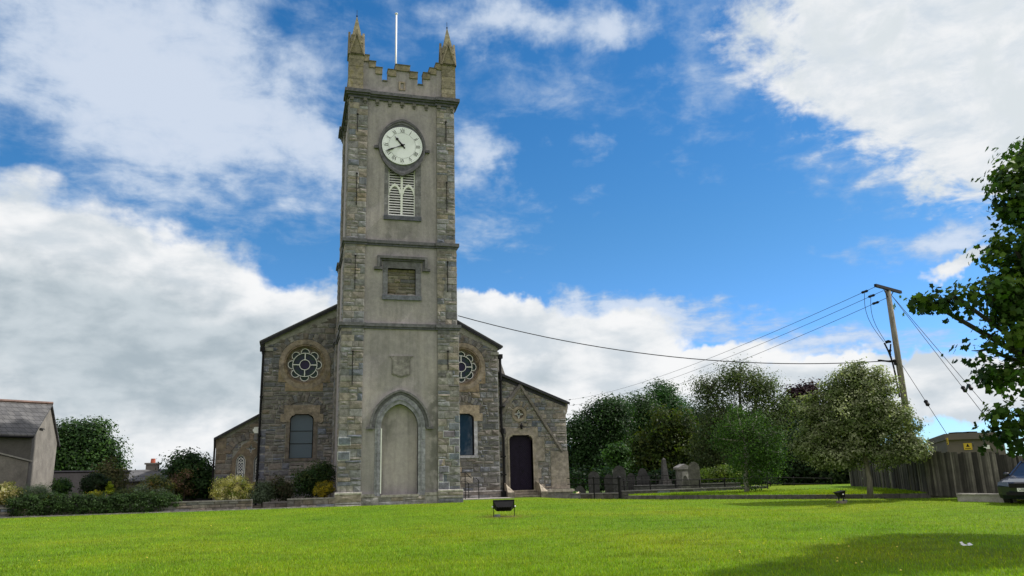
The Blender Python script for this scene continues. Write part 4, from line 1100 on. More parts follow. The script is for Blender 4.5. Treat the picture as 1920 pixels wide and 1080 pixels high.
# lawn: fitted to the church front and the kerb
g = G()
def lawn_top(x):
    if x < -14: return -3.42-(x+14)*.0
    if x < KA[0]-.001: return -3.05 if x < 3.2 else 2.6 if x < 7 else (2.6 if x < 8.5 else -3.4)
    if x > KB[0]: return KB[1]-.5
    return KA[1]+(x-KA[0])*(KB[1]-KA[1])/(KB[0]-KA[0])
xs = sorted(set([round(-60+i*.75, 3) for i in range(145)]+[3.2, 3.201, -3.1, KA[0], KA[0]-.002, KB[0], KB[0]+.01, 7., 8.5]))
ts = [i/56 for i in range(57)]
for i, x in enumerate(xs):
    y1 = lawn_top(x)
    for t_ in ts:
        y = -62+(y1+62)*t_**.8; g.v.append((x, y, gz(x, y))); g.c.append((1, 1, 1))
n = len(ts)
for i in range(len(xs)-1):
    for j in range(n-1): g.f.append((i*n+j, (i+1)*n+j, (i+1)*n+j+1, i*n+j+1))
struct('lawn', g, LAWN, smooth=True)
# verge beyond the kerb
kd = np.array([KB[0]-KA[0], KB[1]-KA[1]]); kl = np.linalg.norm(kd); kd /= kl; kn = np.array([-kd[1], kd[0]])
def vz(x, y, d): return gz(x, y)+.17+.10*min(1, d/4)
g = G(); ns, nd = 40, 16
for i in range(ns+1):
    for j in range(nd+1):
        s_ = -1+ (kl+6)*i/ns if False else 3.+(kl-2.5)*i/ns; d = .1+14*j/nd; p = np.array(KA)+kd*s_+kn*d; g.v.append((p[0], p[1], vz(p[0], p[1], d))); g.c.append((1, 1, 1))
for i in range(ns):
    for j in range(nd): g.f.append((i*(nd+1)+j, (i+1)*(nd+1)+j, (i+1)*(nd+1)+j+1, i*(nd+1)+j+1))
struct('grass_verge', g, LAWN, smooth=True)
g = G()
for i in range(24):
    s0 = 2.4+(kl-2.)*i/24; s1 = 2.4+(kl-2.)*(i+1)/24-.015
    a = np.array(KA)+kd*s0; b = np.array(KA)+kd*s1; za, zb = gz(*a), gz(*b); q = random.Random(i).uniform(.8, 1.15)
    for (p, z) in ((a, za), (b, zb)): pass
    g.add([(a[0], a[1], za-.2), (b[0], b[1], zb-.2), (b[0]+kn[0]*.16, b[1]+kn[1]*.16, zb-.2), (a[0]+kn[0]*.16, a[1]+kn[1]*.16, za-.2), (a[0], a[1], za+.17), (b[0], b[1], zb+.17), (b[0]+kn[0]*.16, b[1]+kn[1]*.16, zb+.18), (a[0]+kn[0]*.16, a[1]+kn[1]*.16, za+.18)], [(0, 1, 5, 4), (1, 2, 6, 5), (2, 3, 7, 6), (3, 0, 4, 7), (4, 5, 6, 7)], (.10*q, .095*q, .085*q))
struct('kerb', g, RUB)
# pale kerb along the left garden and in front of the tower side bed
g = G(); rn = random.Random(2)
x = -17.5
while x < -2.95:
    L = rn.uniform(.8, 1.1); x2 = min(x+L-.012, -2.95); q = rn.uniform(.85, 1.1); g.box(x, x2, -3.24, -3.06, -.3, .045+gz(x, -3.1), (.30*q, .29*q, .27*q)); x += L
struct('kerb', g, RUB)
# flat paving by the steps at the tower's right
g = G(); g.box(2.95, 6.6, 1.3, 3.45, -.3, .03, (.33, .32, .29)); g.box(2.95, 4.9, .6, 1.3, -.3, -.015, (.36, .35, .32)); struct('paving', g, RUB)
# driveway at the far right
def quad(name, pts, m, z=None): g = G(); g.add(pts, [tuple(range(len(pts)))]); return struct(name, g, m)
g = G()
for i in range(14):
    for j in range(14): pass
sheet('driveway', [KB[0]-1.2+i*1.5 for i in range(20)], [-40+i*1.6 for i in range(16)], lambda x, y: gz(x, y)+.012-.06*sm(x, 18, 21), lambda x, y: x > KB[0]-1.2+.0 and y < KB[1]+.2 and side(x, y) < .0 and x+y*.2 > 16.5, TARM)
g = G(); g.box(-30, -2.95, -3.05, 4.6, -.3, .03); g.box(-30, -9, 4.6, 12, -.3, .031); struct('garden_bed', g, SOIL)

# --- grass blades (thick near the camera)
def blades(name, n, sampler, h0, h1, w, zf, seed, label):
    rs = np.random.RandomState(seed); P = sampler(rs, n); n = len(P)
    z = np.array([zf(x, y) for x, y in P]); a = rs.uniform(0, 2*np.pi, n); h = rs.uniform(h0, h1, n); l = rs.normal(0, .35, (n, 2))*h[:, None]
    ww = w*rs.uniform(.7, 1.3, n)
    V = np.zeros((n, 3, 3), np.float32)
    V[:, 0, 0] = P[:, 0]-np.cos(a)*ww; V[:, 0, 1] = P[:, 1]-np.sin(a)*ww; V[:, 0, 2] = z-.01
    V[:, 1, 0] = P[:, 0]+np.cos(a)*ww; V[:, 1, 1] = P[:, 1]+np.sin(a)*ww; V[:, 1, 2] = z-.01
    V[:, 2, 0] = P[:, 0]+l[:, 0]; V[:, 2, 1] = P[:, 1]+l[:, 1]; V[:, 2, 2] = z+h
    q = rs.uniform(.62, 1.35, n); yv = rs.uniform(.85, 1.25, n); T = np.stack([q*yv, q, q*.9], 1)
    dry = rs.rand(n) < .02; T[dry] = (2.4, 1.6, 3.)
    o = fastmesh(name, V.reshape(-1, 3), np.arange(n*3).reshape(n, 3), np.repeat(T, 3, 0), BLADE)
    o['kind'] = 'stuff'; o['label'] = label; o['category'] = 'grass'
    return o
def fastmesh(name, V, Fc, T, m, parent=None, off=(0, 0, 0)):
    me = bpy.data.meshes.new(name); k = Fc.shape[1]; nf = len(Fc)
    if parent: off = world_loc(parent)
    V = (np.asarray(V, np.float32)-np.array(off, np.float32))
    me.vertices.add(len(V)); me.vertices.foreach_set('co', V.ravel())
    me.loops.add(nf*k); me.loops.foreach_set('vertex_index', Fc.ravel().astype(np.int32))
    me.polygons.add(nf); me.polygons.foreach_set('loop_start', np.arange(0, nf*k, k, dtype=np.int32))
    me.update(calc_edges=True)
    at = me.color_attributes.new('tint', 'FLOAT_COLOR', 'POINT'); cc = np.ones((len(V), 4), np.float32); cc[:, :3] = T; at.data.foreach_set('color', cc.ravel())
    me.materials.append(m)
    o = bpy.data.objects.new(name, me); COL.objects.link(o)
    if parent: o.parent = parent
    else: o.location = off
    return o
def lawn_sampler(rs, n):
    D = 9.5+ (rs.rand(n)**1.9)*30; A = R(1)*rs.uniform(-24, 55, n)
    P = np.stack([CAM[0]+D*np.sin(A), CAM[1]+D*np.cos(A)], 1)
    k = np.array([p[1] < lawn_top(p[0])-.02 and not (p[0] > KB[0]-2.2 and p[1] > -40 and p[0]+p[1]*.2 > 16.4) for p in P]); return P[k]
blades('grass_blades', 330000, lawn_sampler, .025, .06, .0075, gz, 1, 'short mown grass blades covering the lawn')
def edge_sampler(rs, n):
    s_ = rs.uniform(2.4, kl+.3, n); d = np.abs(rs.normal(0, 1.4, n))+.02; P = np.array(KA)+np.outer(s_, kd)+np.outer(d, kn); return P
blades('grass_blades', 26000, edge_sampler, .04, .09, .012, lambda x, y: vz(x, y, side(x, y)), 2, 'rougher grass blades on the raised verge behind the dark kerb')

# ================================================================== VEGETATION
LEAF = m_leaf('leaf'); NEEDLE = m_leaf('needle', .6, .15); BARK = m_bark('bark', (.10, .085, .065)); PALEB = m_bark('pale_bark', (.30, .29, .26))
def rot_from(nrm, rs):
    n = len(nrm); a = rs.normal(size=(n, 3)); t = a-nrm*np.sum(a*nrm, 1)[:, None]; t /= np.linalg.norm(t, axis=1)[:, None]+1e-9; b = np.cross(nrm, t); return t, b
SHAPES = {'leaf': [(-.5, 0, 0), (-.1, .3, .06), (.5, 0, 0), (-.1, -.3, .06)],
          'maple': [(-.45, 0, 0), (-.42, .33, .05), (-.08, .30, .03), (.12, .48, .06), (.2, .2, .02), (.55, 0, -.05), (.2, -.2, .02), (.12, -.48, .06), (-.08, -.30, .03), (-.42, -.33, .05)],
          'needle': [(-.7, 0, 0), (0, .12, .03), (.7, 0, 0), (0, -.12, .03)]}
def leafmesh(name, P, N, size, T, m, shape, parent, rs):
    t, b = rot_from(N, rs); S_ = np.array(SHAPES[shape]); k = len(S_); n = len(P); sz = size*rs.uniform(.6, 1.3, n)
    V = P[:, None, :]+sz[:, None, None]*(S_[None, :, 0, None]*t[:, None, :]+S_[None, :, 1, None]*b[:, None, :]+S_[None, :, 2, None]*N[:, None, :])
    return fastmesh(name, V.reshape(-1, 3), np.arange(n*k).reshape(n, k), np.repeat(T, k, 0), m, parent)
def foliage(lobes, nleaf, leaf, clump, cols, seed, shell=(.45, 1.), up=.45, clumps_per=None, droop=0., jitter=.18, dead=None):
    """lobes: (x,y,z,rx,ry,rz); returns positions, normals, tints, clump centres"""
    rs = np.random.RandomState(seed); L = np.array(lobes, float); vol = L[:, 3]*L[:, 5]; w = vol/vol.sum()
    nc = max(6, int(clumps_per or nleaf/38)); ci = rs.choice(len(L), nc, p=w)
    d = rs.normal(size=(nc, 3)); d /= np.linalg.norm(d, axis=1)[:, None]
    rad = shell[0]+(shell[1]-shell[0])*rs.rand(nc)**.6
    rad = rad*(1+jitter*np.clip(rs.normal(size=nc), -1.6, 1.3)*.55)
    C = L[ci, :3]+d*L[ci, 3:]*rad[:, None]
    ctint = rs.uniform(.6, 1.4, nc); ccol = np.array(cols)[rs.randint(0, len(cols), nc)]
    cs = clump*rs.uniform(.6, 1.35, nc)
    li = rs.randint(0, nc, nleaf); P = C[li]+np.clip(rs.normal(size=(nleaf, 3)), -1.9, 1.9)*cs[li, None]*np.array([1, 1, .62]); P[:, 2] -= droop*np.abs(rs.normal(size=nleaf))*cs[li]
    ow = P-C[li]; ow /= np.linalg.norm(ow, axis=1)[:, None]+1e-6; N = rs.normal(size=(nleaf, 3))*.55+ow*.9; N[:, 2] += up*1.4; N += d[li]*.7; N /= np.linalg.norm(N, axis=1)[:, None]
    T = ccol[li]*ctint[li, None]*rs.uniform(.85, 1.18, nleaf)[:, None]
    return P, N, T, C, ci, rs
def plant(name, label, cat, base, lobes, nleaf, leaf, clump, cols, seed, shape='leaf', trunk=None, group=None, mat_=None, bark=None, nbr=26, crown='crown', **kw):
    root = thing(name, label, cat, tuple(float(v) for v in base), group)
    P, N, T, C, ci, rs = foliage(lobes, nleaf, leaf, clump, cols, seed, **kw)
    zmin = float(base[2])+.02; ok = P[:, 2] > zmin; P, N, T = P[ok], N[ok], T[ok]
    leafmesh(crown, P, N, leaf, T, mat_ or LEAF, shape, root, rs)
    r0, zt = trunk if trunk else (.03, None)
    g = G(); rn = random.Random(seed); L = np.array(lobes); ctr = L[:, :3].mean(0); b = np.array(base, float)
    if zt is None: zt = float((base[2]+ctr[2])/2)
    top = np.array([b[0]+(ctr[0]-b[0])*.35, b[1]+(ctr[1]-b[1])*.35, zt])
    tp = [b+np.array((0, 0, -.15)), b+(top-b)*.33+np.array((rn.uniform(-1, 1), rn.uniform(-1, 1), 0))*r0*.5, b+(top-b)*.7, top]
    g.tube(tp, [r0*1.25, r0*1.0, r0*.88, r0*.78], 9)
    for i, l in enumerate(lobes):
        c = np.array(l[:3]); midp = top*.5+c*.5+np.array((0, 0, -.12*abs(c[2]-top[2]))); g.tube([top, midp, c], [r0*.6, r0*.4, r0*.22], 6)
    for i in rs.choice(len(C), min(nbr, len(C)), replace=False):
        c = L[ci[i], :3]; e = C[i]; m_ = c*.5+e*.5+rs.normal(size=3)*.06*np.linalg.norm(e-c); g.tube([c, m_, e], [r0*.2, r0*.12, r0*.04], 4, cap=False)
    obj('trunk' if cat == 'tree' else 'stems', g, bark or BARK, root, smooth=True)
    return root
def PL(px, py, rx, ry, D=None, Y=None, ky=.9):
    """ellipsoid lobe whose outline fills the given photo ellipse at a real distance"""
    d = ray(px, py); t = D/math.hypot(d[0], d[1]) if D else (Y-CAM[1])/d[1]; p = CAM+d*t; k = t/F_PX
    return (p[0], p[1], p[2], rx*k, rx*k*ky, ry*k)
def basep(px, py, D=None, Y=None):
    p = atD(px, py, D) if D else atY(px, py, Y); return p
G1 = [(.045, .095, .02), (.035, .08, .018), (.055, .11, .022)]
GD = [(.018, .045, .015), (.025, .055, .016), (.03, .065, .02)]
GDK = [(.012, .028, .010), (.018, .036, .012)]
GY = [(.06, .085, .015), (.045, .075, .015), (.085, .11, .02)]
GB = [(.07, .10, .055), (.055, .085, .035), (.10, .13, .06)]
GW = [(.10, .13, .05), (.16, .19, .09), (.07, .10, .035), (.22, .24, .14)]
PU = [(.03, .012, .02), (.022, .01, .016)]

# left: tree behind the grey outbuilding
D = 72
plant('broadleaf_tree', 'rounded dark green tree standing behind the dark wall beside the slate-roofed outbuilding', 'tree', basep(160, 925, D), [PL(150, 840, 40, 45, D), PL(172, 825, 30, 32, D), PL(128, 815, 22, 22, D), PL(195, 855, 30, 34, D), PL(110, 860, 35, 50, D), PL(208, 880, 22, 26, D), PL(160, 880, 50, 36, D), PL(150, 800, 12, 9, D), PL(188, 800, 9, 7, D)], 30000, .24, .5, GD+G1[:1], 21, trunk=(.3, 2.5), nbr=60)
D = 47
plant('shrub_tree', 'dense bushy evergreen with darker top behind the low stone wall, left of the church', 'tree', basep(360, 935, D), [PL(352, 872, 36, 24, D), PL(335, 905, 26, 30, D), PL(372, 905, 44, 34, D), PL(395, 915, 22, 26, D)], 15000, .16, .28, GD+[(.04, .09, .02)], 22, trunk=(.12, 1.), nbr=40, shape='leaf')
plant('flowering_shrub', 'airy pinkish brown shrub in front of the dense evergreen left of the church', 'shrub', basep(345, 930, 45.5), [PL(345, 905, 22, 26, 45.5)], 1800, .10, .2, [(.16, .10, .07), (.08, .07, .03), (.05, .07, .02)], 23, nbr=20)
D = 42.5
plant('variegated_bush', 'round cream and yellow variegated bush on the stone wall beside the lancet windows', 'shrub', (atD(437, 940, D)[0], atD(437, 940, D)[1], .3), [PL(437, 918, 38, 28, D), PL(425, 925, 26, 16, D), PL(452, 925, 24, 16, D)], 9000, .085, .11, [(.60, .54, .24), (.48, .46, .15), (.20, .26, .05), (.75, .70, .42)], 24, shell=(.6, 1.), nbr=10, up=.6)
D = 44
plant('ornamental_tree', 'thin brownish feathery small tree left of the low bungalow', 'shrub', basep(208, 925, D), [PL(205, 885, 22, 22, D), PL(212, 905, 26, 22, D)], 3800, .12, .2, [(.10, .09, .045), (.07, .075, .03), (.05, .07, .025)], 25, nbr=40, trunk=(.05, 1.2))
plant('round_evergreen', 'small round very dark clipped evergreen behind the hedge', 'shrub', basep(178, 930, 42.5), [PL(178, 908, 22, 18, 42.5)], 4500, .09, .1, GDK, 26, shell=(.75, 1.), nbr=4)
plant('golden_conifer', 'tiny bright yellow green cone-shaped conifer beside the round dark evergreen', 'shrub', basep(206, 928, 41.8), [PL(206, 917, 5, 10, 41.8), PL(206, 909, 2.6, 7, 41.8), PL(206, 922, 7, 6, 41.8)], 1500, .06, .05, [(.26, .30, .02), (.2, .26, .02)], 27, nbr=2)
plant('yellow_shrub', 'low yellow flowering clump between the round evergreen and the hedge', 'shrub', basep(182, 935, 41.2), [PL(180, 928, 17, 6, 41.2)], 1500, .06, .08, [(.42, .36, .03), (.2, .22, .03)], 28, nbr=2)
plant('yellow_shrub', 'small bright yellow clump above the hedge right of the blue-grey juniper', 'shrub', basep(98, 942, 40.8), [PL(97, 936, 12, 5, 40.8)], 900, .06, .06, [(.50, .40, .03), (.3, .28, .03)], 29, nbr=2)
plant('juniper', 'spreading blue grey juniper near the left edge behind the hedge', 'shrub', basep(65, 942, 41.2), [PL(62, 924, 30, 15, 41.2), PL(80, 930, 18, 11, 41.2), PL(40, 930, 16, 10, 41.2)], 6500, .08, .12, [(.15, .20, .15), (.11, .15, .11), (.09, .13, .06)], 30, shape='needle', nbr=12)
plant('variegated_bush', 'round cream and yellow variegated bush at the left edge of the garden', 'shrub', basep(10, 948, 40.8), [PL(8, 925, 24, 21, 40.8), PL(-14, 930, 22, 20, 40.8)], 6000, .08, .11, [(.56, .48, .24), (.40, .38, .14), (.2, .22, .06), (.7, .64, .42)], 31, shell=(.6, 1.), nbr=8, up=.6)
plant('red_leaved_shrub', 'small reddish brown shrub beside the cream bush at the left edge', 'shrub', basep(33, 948, 41.), [PL(33, 934, 9, 11, 41.)], 1200, .07, .09, [(.07, .04, .025), (.05, .045, .02)], 32, nbr=6)
plant('broadleaf_shrub', 'small green shrub against the dark wall, right of the outbuilding gable', 'shrub', basep(115, 930, 43.5), [PL(114, 913, 13, 15, 43.5)], 2200, .11, .12, G1+GD, 33, nbr=14)
plant('mixed_shrub', 'yellow green shrub with silvery leaves in front of the bungalow roof', 'shrub', basep(285, 935, 44), [PL(290, 905, 22, 14, 44), PL(305, 915, 20, 14, 44), PL(270, 920, 22, 13, 44)], 4800, .10, .15, [(.16, .16, .05), (.13, .17, .12), (.08, .12, .03), (.20, .14, .04)], 34, nbr=20)
plant('silver_shrub', 'silvery grey green shrub above the hedge between bungalow and dense evergreen', 'shrub', basep(275, 940, 42.3), [PL(262, 924, 20, 12, 42.3), PL(298, 928, 22, 11, 42.3)], 4200, .08, .13, [(.17, .20, .16), (.12, .16, .10), (.08, .11, .04)], 35, nbr=14)
plant('low_shrub', 'olive coloured low shrub behind the hedge, right of the tiny yellow conifer', 'shrub', basep(235, 940, 41.8), [PL(237, 927, 22, 10, 41.8)], 2600, .08, .12, [(.10, .10, .035), (.07, .09, .03), (.05, .07, .03)], 36, nbr=10)
# hedge spilling over the wall
Yh = -2.9
HL = [PL(x, 944+(1 if x < 100 else 0)-.004*(x-15)+3, 17, 21, None, Yh, .7) for x in range(30, 300, 17)]+[PL(305, 938, 20, 13, None, Yh, .7), PL(325, 940, 14, 10, None, Yh, .7)]
plant('hedge', 'long dark green trailing cotoneaster hedge draping over the left garden wall', 'hedge', (atY(170, 965, Yh)[0], Yh, .0), HL, 30000, .075, .10, [(.028, .055, .018), (.04, .075, .022), (.022, .042, .014)], 37, shell=(.5, 1.), nbr=30, crown='foliage')
# bed in front of the nave
plant('grey_shrub', 'grey green rounded shrub at the foot of the church corner downpipe', 'shrub', (*atY(492, 940, -1.6)[:2], .2), [PL(492, 925, 17, 19, None, -1.6), PL(478, 935, 10, 10, None, -1.6)], 3400, .09, .13, [(.09, .12, .08), (.065, .09, .055)], 38, nbr=14)
plant('dark_shrub', 'loose dark olive shrub under the left shouldered window', 'shrub', (*atY(522, 940, -.8)[:2], .2), [PL(522, 916, 17, 19, None, -.8), PL(536, 922, 10, 14, None, -.8)], 3200, .10, .15, [(.04, .055, .025), (.055, .05, .03)], 39, nbr=24)
plant('dense_shrub', 'tall dark green shrub growing against the church wall left of the tower', 'shrub', (*atY(585, 938, 0)[:2], .3), [PL(575, 905, 28, 26, None, 0), PL(604, 888, 22, 24, None, .4), PL(592, 905, 28, 24, None, 0)], 9000, .10, .18, GD+[(.05, .07, .02)], 40, nbr=50)
plant('golden_shrub', 'golden yellow low shrub tucked in the corner between stone wall and tower', 'shrub', (*atY(608, 936, -1.9)[:2], .35), [PL(606, 918, 16, 13, None, -1.9), PL(618, 914, 10, 9, None, -1.9)], 3200, .07, .09, [(.34, .26, .02), (.24, .20, .02), (.14, .14, .03)], 41, nbr=8)

# --- trees at the right, behind the graveyard
D = 78
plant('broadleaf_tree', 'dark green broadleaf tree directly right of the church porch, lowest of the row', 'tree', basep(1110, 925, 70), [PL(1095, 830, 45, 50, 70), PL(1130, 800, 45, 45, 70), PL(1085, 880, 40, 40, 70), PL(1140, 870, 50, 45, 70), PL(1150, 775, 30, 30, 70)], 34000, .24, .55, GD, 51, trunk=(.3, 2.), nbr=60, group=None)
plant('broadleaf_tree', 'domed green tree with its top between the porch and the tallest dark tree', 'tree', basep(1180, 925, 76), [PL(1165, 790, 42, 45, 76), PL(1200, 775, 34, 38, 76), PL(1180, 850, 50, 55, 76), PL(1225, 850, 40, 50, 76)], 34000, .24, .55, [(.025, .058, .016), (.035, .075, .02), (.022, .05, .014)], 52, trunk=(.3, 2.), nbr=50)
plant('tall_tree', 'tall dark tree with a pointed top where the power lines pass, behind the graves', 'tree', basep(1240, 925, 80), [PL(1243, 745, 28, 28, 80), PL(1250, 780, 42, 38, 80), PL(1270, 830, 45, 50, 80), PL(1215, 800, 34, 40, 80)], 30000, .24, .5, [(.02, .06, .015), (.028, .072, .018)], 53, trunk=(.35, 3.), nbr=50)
plant('conifer', 'olive green conifer behind the obelisk and tomb', 'tree', basep(1245, 925, 60), [PL(1245, 800, 26, 36, 60), PL(1215, 850, 34, 40, 60), PL(1262, 850, 40, 45, 60), PL(1240, 885, 60, 30, 60), PL(1282, 800, 20, 30, 60), PL(1300, 860, 30, 40, 60)], 20000, .26, .42, [(.045, .065, .012), (.06, .075, .014), (.025, .042, .012), (.035, .06, .014)], 54, trunk=(.25, 1.5), nbr=30, shape='leaf', up=.2, droop=.8)
plant('green_shrub', 'bright green leafy shrub among the trees above the headstones', 'shrub', basep(1155, 925, 58), [PL(1155, 850, 20, 18, 58), PL(1160, 880, 22, 24, 58)], 3500, .24, .3, [(.035, .085, .018), (.045, .10, .02)], 55, nbr=14)
plant('willow_tree', 'tall airy grey green willow with see-through top behind the birch', 'tree', basep(1395, 925, 57), [PL(1385, 710, 42, 34, 57), PL(1330, 730, 34, 32, 57), PL(1425, 730, 38, 36, 57), PL(1360, 790, 58, 48, 57), PL(1430, 800, 50, 48, 57), PL(1470, 760, 24, 26, 57), PL(1390, 850, 60, 40, 57), PL(1330, 840, 40, 50, 57), PL(1450, 860, 45, 45, 57)], 42000, .15, .42, [(.055, .085, .03), (.075, .105, .04), (.04, .065, .024), (.095, .115, .05)], 56, shape='leaf', trunk=(.25, 3.2), nbr=260, shell=(.25, 1.02), droop=.5, bark=m_bark('willow_bark', (.07, .06, .045)))
plant('birch_tree', 'slim birch with pale trunk and drooping green leaves standing on the lawn verge', 'tree', basep(1401, 926, 38), [PL(1372, 800, 34, 26, 38), PL(1400, 810, 36, 34, 38), PL(1430, 830, 34, 34, 38), PL(1395, 855, 42, 36, 38), PL(1440, 860, 26, 30, 38), PL(1412, 890, 20, 22, 38), PL(1382, 772, 12, 18, 38), PL(1452, 812, 20, 14, 38), PL(1348, 822, 14, 15, 38), PL(1420, 780, 12, 16, 38), PL(1465, 850, 12, 22, 38)], 17000, .085, .22, [(.045, .10, .02), (.06, .12, .025), (.035, .075, .02)], 57, trunk=(.11, 2.4), nbr=120, shell=(.2, 1.), droop=1.1, bark=PALEB)
plant('purple_tree', 'dark purple leaved tree peeping between the willow and the silvery tree', 'tree', basep(1500, 925, 66), [PL(1500, 760, 30, 36, 66), PL(1515, 735, 20, 22, 66), PL(1490, 800, 34, 40, 66)], 9000, .24, .38, PU, 58, trunk=(.2, 3.), nbr=60, group=None)
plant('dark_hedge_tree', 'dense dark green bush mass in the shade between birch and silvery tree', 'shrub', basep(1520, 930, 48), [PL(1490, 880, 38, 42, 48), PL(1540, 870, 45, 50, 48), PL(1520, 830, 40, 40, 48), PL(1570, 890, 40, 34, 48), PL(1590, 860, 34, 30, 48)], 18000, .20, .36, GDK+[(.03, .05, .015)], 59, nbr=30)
plant('yellow_hedge', 'yellow green sunlit hedge behind the pointed headstone', 'hedge', basep(1345, 915, 52), [PL(1330, 890, 20, 11, 52), PL(1358, 886, 20, 12, 52), PL(1385, 890, 18, 14, 52)], 4200, .13, .2, [(.10, .15, .03), (.14, .18, .035), (.07, .11, .02)], 60, nbr=10, crown='foliage')
plant('green_hedge', 'dark green undergrowth behind the iron railings and graves', 'hedge', basep(1200, 925, 54), [PL(x, 902, 26, 22, 54) for x in range(1080, 1600, 34)], 14000, .2, .3, GDK+GD[:1], 61, nbr=10, crown='foliage')
plant('silvery_tree', 'rounded silvery green tree on a bare trunk in front of the wooden fence', 'tree', basep(1631, 926, 34), [PL(1590, 745, 42, 44, 34), PL(1640, 740, 44, 42, 34), PL(1680, 790, 42, 38, 34), PL(1555, 800, 44, 44, 34), PL(1620, 815, 60, 48, 34), PL(1700, 835, 32, 26, 34), PL(1545, 850, 34, 24, 34), PL(1660, 850, 44, 24, 34), PL(1590, 700, 24, 18, 34), PL(1610, 780, 60, 50, 34), PL(1712, 838, 24, 18, 34), PL(1520, 830, 30, 34, 34), PL(1575, 855, 50, 26, 34), PL(1520, 770, 22, 30, 34), PL(1560, 740, 22, 30, 34), PL(1640, 712, 18, 26, 34), PL(1610, 700, 14, 24, 34), PL(1725, 850, 22, 14, 34)], 62000, .105, .17, [(.15, .185, .09), (.23, .255, .15), (.085, .115, .045), (.29, .31, .20), (.10, .13, .05)], 62, trunk=(.1, 1.9), nbr=300, shell=(.3, 1.04), bark=m_bark('grey_bark', (.17, .155, .13)))
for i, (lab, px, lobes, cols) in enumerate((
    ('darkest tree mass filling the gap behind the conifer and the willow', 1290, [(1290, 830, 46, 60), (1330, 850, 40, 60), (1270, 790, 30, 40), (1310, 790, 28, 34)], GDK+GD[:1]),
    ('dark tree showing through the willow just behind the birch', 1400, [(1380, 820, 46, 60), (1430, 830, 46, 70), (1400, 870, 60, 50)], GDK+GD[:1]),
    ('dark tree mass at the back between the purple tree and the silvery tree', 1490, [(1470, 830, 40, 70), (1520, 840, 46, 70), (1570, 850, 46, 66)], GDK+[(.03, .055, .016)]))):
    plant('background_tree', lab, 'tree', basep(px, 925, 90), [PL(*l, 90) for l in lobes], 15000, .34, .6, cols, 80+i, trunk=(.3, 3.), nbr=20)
# big foreground maple at the right edge (trunk beyond the frame)
MB = np.array((9.6, -29.2, gz(9.6, -29.2)))
def ML(px, py, rx, ry, D): return PL(px, py, rx, ry, D)
MLB = [ML(1905, 370, 42, 60, 16), ML(1960, 330, 80, 80, 16.5), ML(1905, 470, 60, 36, 15.8), ML(1790, 556, 50, 28, 15.2), ML(1850, 548, 60, 34, 15.5), ML(1735, 562, 20, 12, 15.), ML(1910, 560, 60, 60, 16), ML(1898, 625, 50, 26, 15.8), ML(1850, 655, 34, 10, 15.6), ML(1898, 700, 46, 24, 15.9), ML(1868, 708, 30, 14, 15.7), ML(1905, 780, 42, 22, 16), ML(1880, 812, 26, 12, 15.8), ML(1895, 835, 30, 14, 16.2), ML(1975, 640, 55, 190, 17), ML(2040, 500, 110, 220, 18), ML(2150, 350, 140, 260, 19), ML(2130, 420, 90, 150, 23), ML(2190, 300, 110, 170, 22), ML(2100, 260, 90, 110, 18.5), ML(1980, 450, 60, 100, 17)]
plant('maple_tree', 'large dark leafy maple reaching into the right side of the photo', 'tree', MB, MLB, 46000, .115, .16, [(.03, .07, .012), (.045, .10, .014), (.075, .13, .018), (.022, .05, .011)], 63, shape='maple', bark=m_bark('dark_bark', (.035, .032, .025)), trunk=(.13, 2.3), nbr=140, shell=(.5, 1.02), clumps_per=1500, up=.5)

# ================================================================== GRAVEYARD
TG = [(.055, .055, .055), (.07, .068, .062), (.055, .055, .053), (.09, .088, .08)]
def slab(name, label, px0, px1, ptop, pbot, D, shape, c, th=.14, cat='gravestone'):
    a = atD(px0, pbot, D); b = atD(px1, pbot, D); t = atD((px0+px1)/2, ptop, D)
    w = math.hypot(b[0]-a[0], b[1]-a[1])/2; z0 = min(a[2], b[2]); h = t[2]-z0; m = (a+b)/2
    root = thing(name, label, cat, (float(m[0]), float(m[1]), float(z0)-.05))
    ang = math.atan2(b[1]-a[1], b[0]-a[0]); root.rotation_euler = (R(random.Random(px0).uniform(-3, 3)), R(random.Random(px0+1).uniform(-2, 2)), ang)
    if shape == 'round': pr = [(w, 0)]+circ(0, h-w, w, 12, 0, 180)+[(-w, 0)]
    elif shape == 'flatround': pr = [(w, 0), (w, h*.72)]+[(w*math.cos(R(x)), h*.72+h*.28*math.sin(R(x))) for x in range(10, 171, 16)]+[(-w, h*.72), (-w, 0)]
    elif shape == 'shoulder': pr = [(w, 0), (w, h*.62), (w*.82, h*.66)]+[(w*.75*math.cos(R(x)), h*.66+h*.34*math.sin(R(x))) for x in range(0, 181, 15)]+[(-w*.82, h*.66), (-w, h*.62), (-w, 0)]
    else: pr = [(w, 0), (w, h*.78)]+ogive(0, w*.98, h*.78, h, 6)+[(-w, h*.78), (-w, 0)]
    def part(nm, gg, mm):
        me_o = obj(nm, gg, mm); me_o.parent = root; return me_o
    g = G(); g.plate(pr, -th/2, th/2, c=c); part('headstone', g, RUB)
    g = G(); g.box(-w*1.25, w*1.25, -th, th, -.25, .14, tuple(v*1.1 for v in c)); part('base', g, RUB)
    g = G(); pi_ = [(x*.78, .25+(z-.1)*.78) for x, z in pr]; g.plate(pi_, -th/2-.012, -th/2+.01, c=tuple(v*.85 for v in c)); part('inscription_panel', g, RUB)
    return root
slab('gravestone', 'low ornate scrolled headstone with pink flowers, nearest the porch', 1076, 1099, 911, 930, 42, 'shoulder', TG[2])
slab('gravestone', 'tall dark round-topped headstone behind the first railing post', 1104, 1125, 882, 930, 43, 'round', TG[0])
slab('gravestone', 'shorter headstone with a shallow curved top between two taller ones', 1135, 1152, 887, 928, 44, 'flatround', TG[2])
slab('gravestone', 'widest and tallest dark round-shouldered headstone behind the thick railing post', 1152, 1177, 871, 926, 43, 'flatround', TG[0])
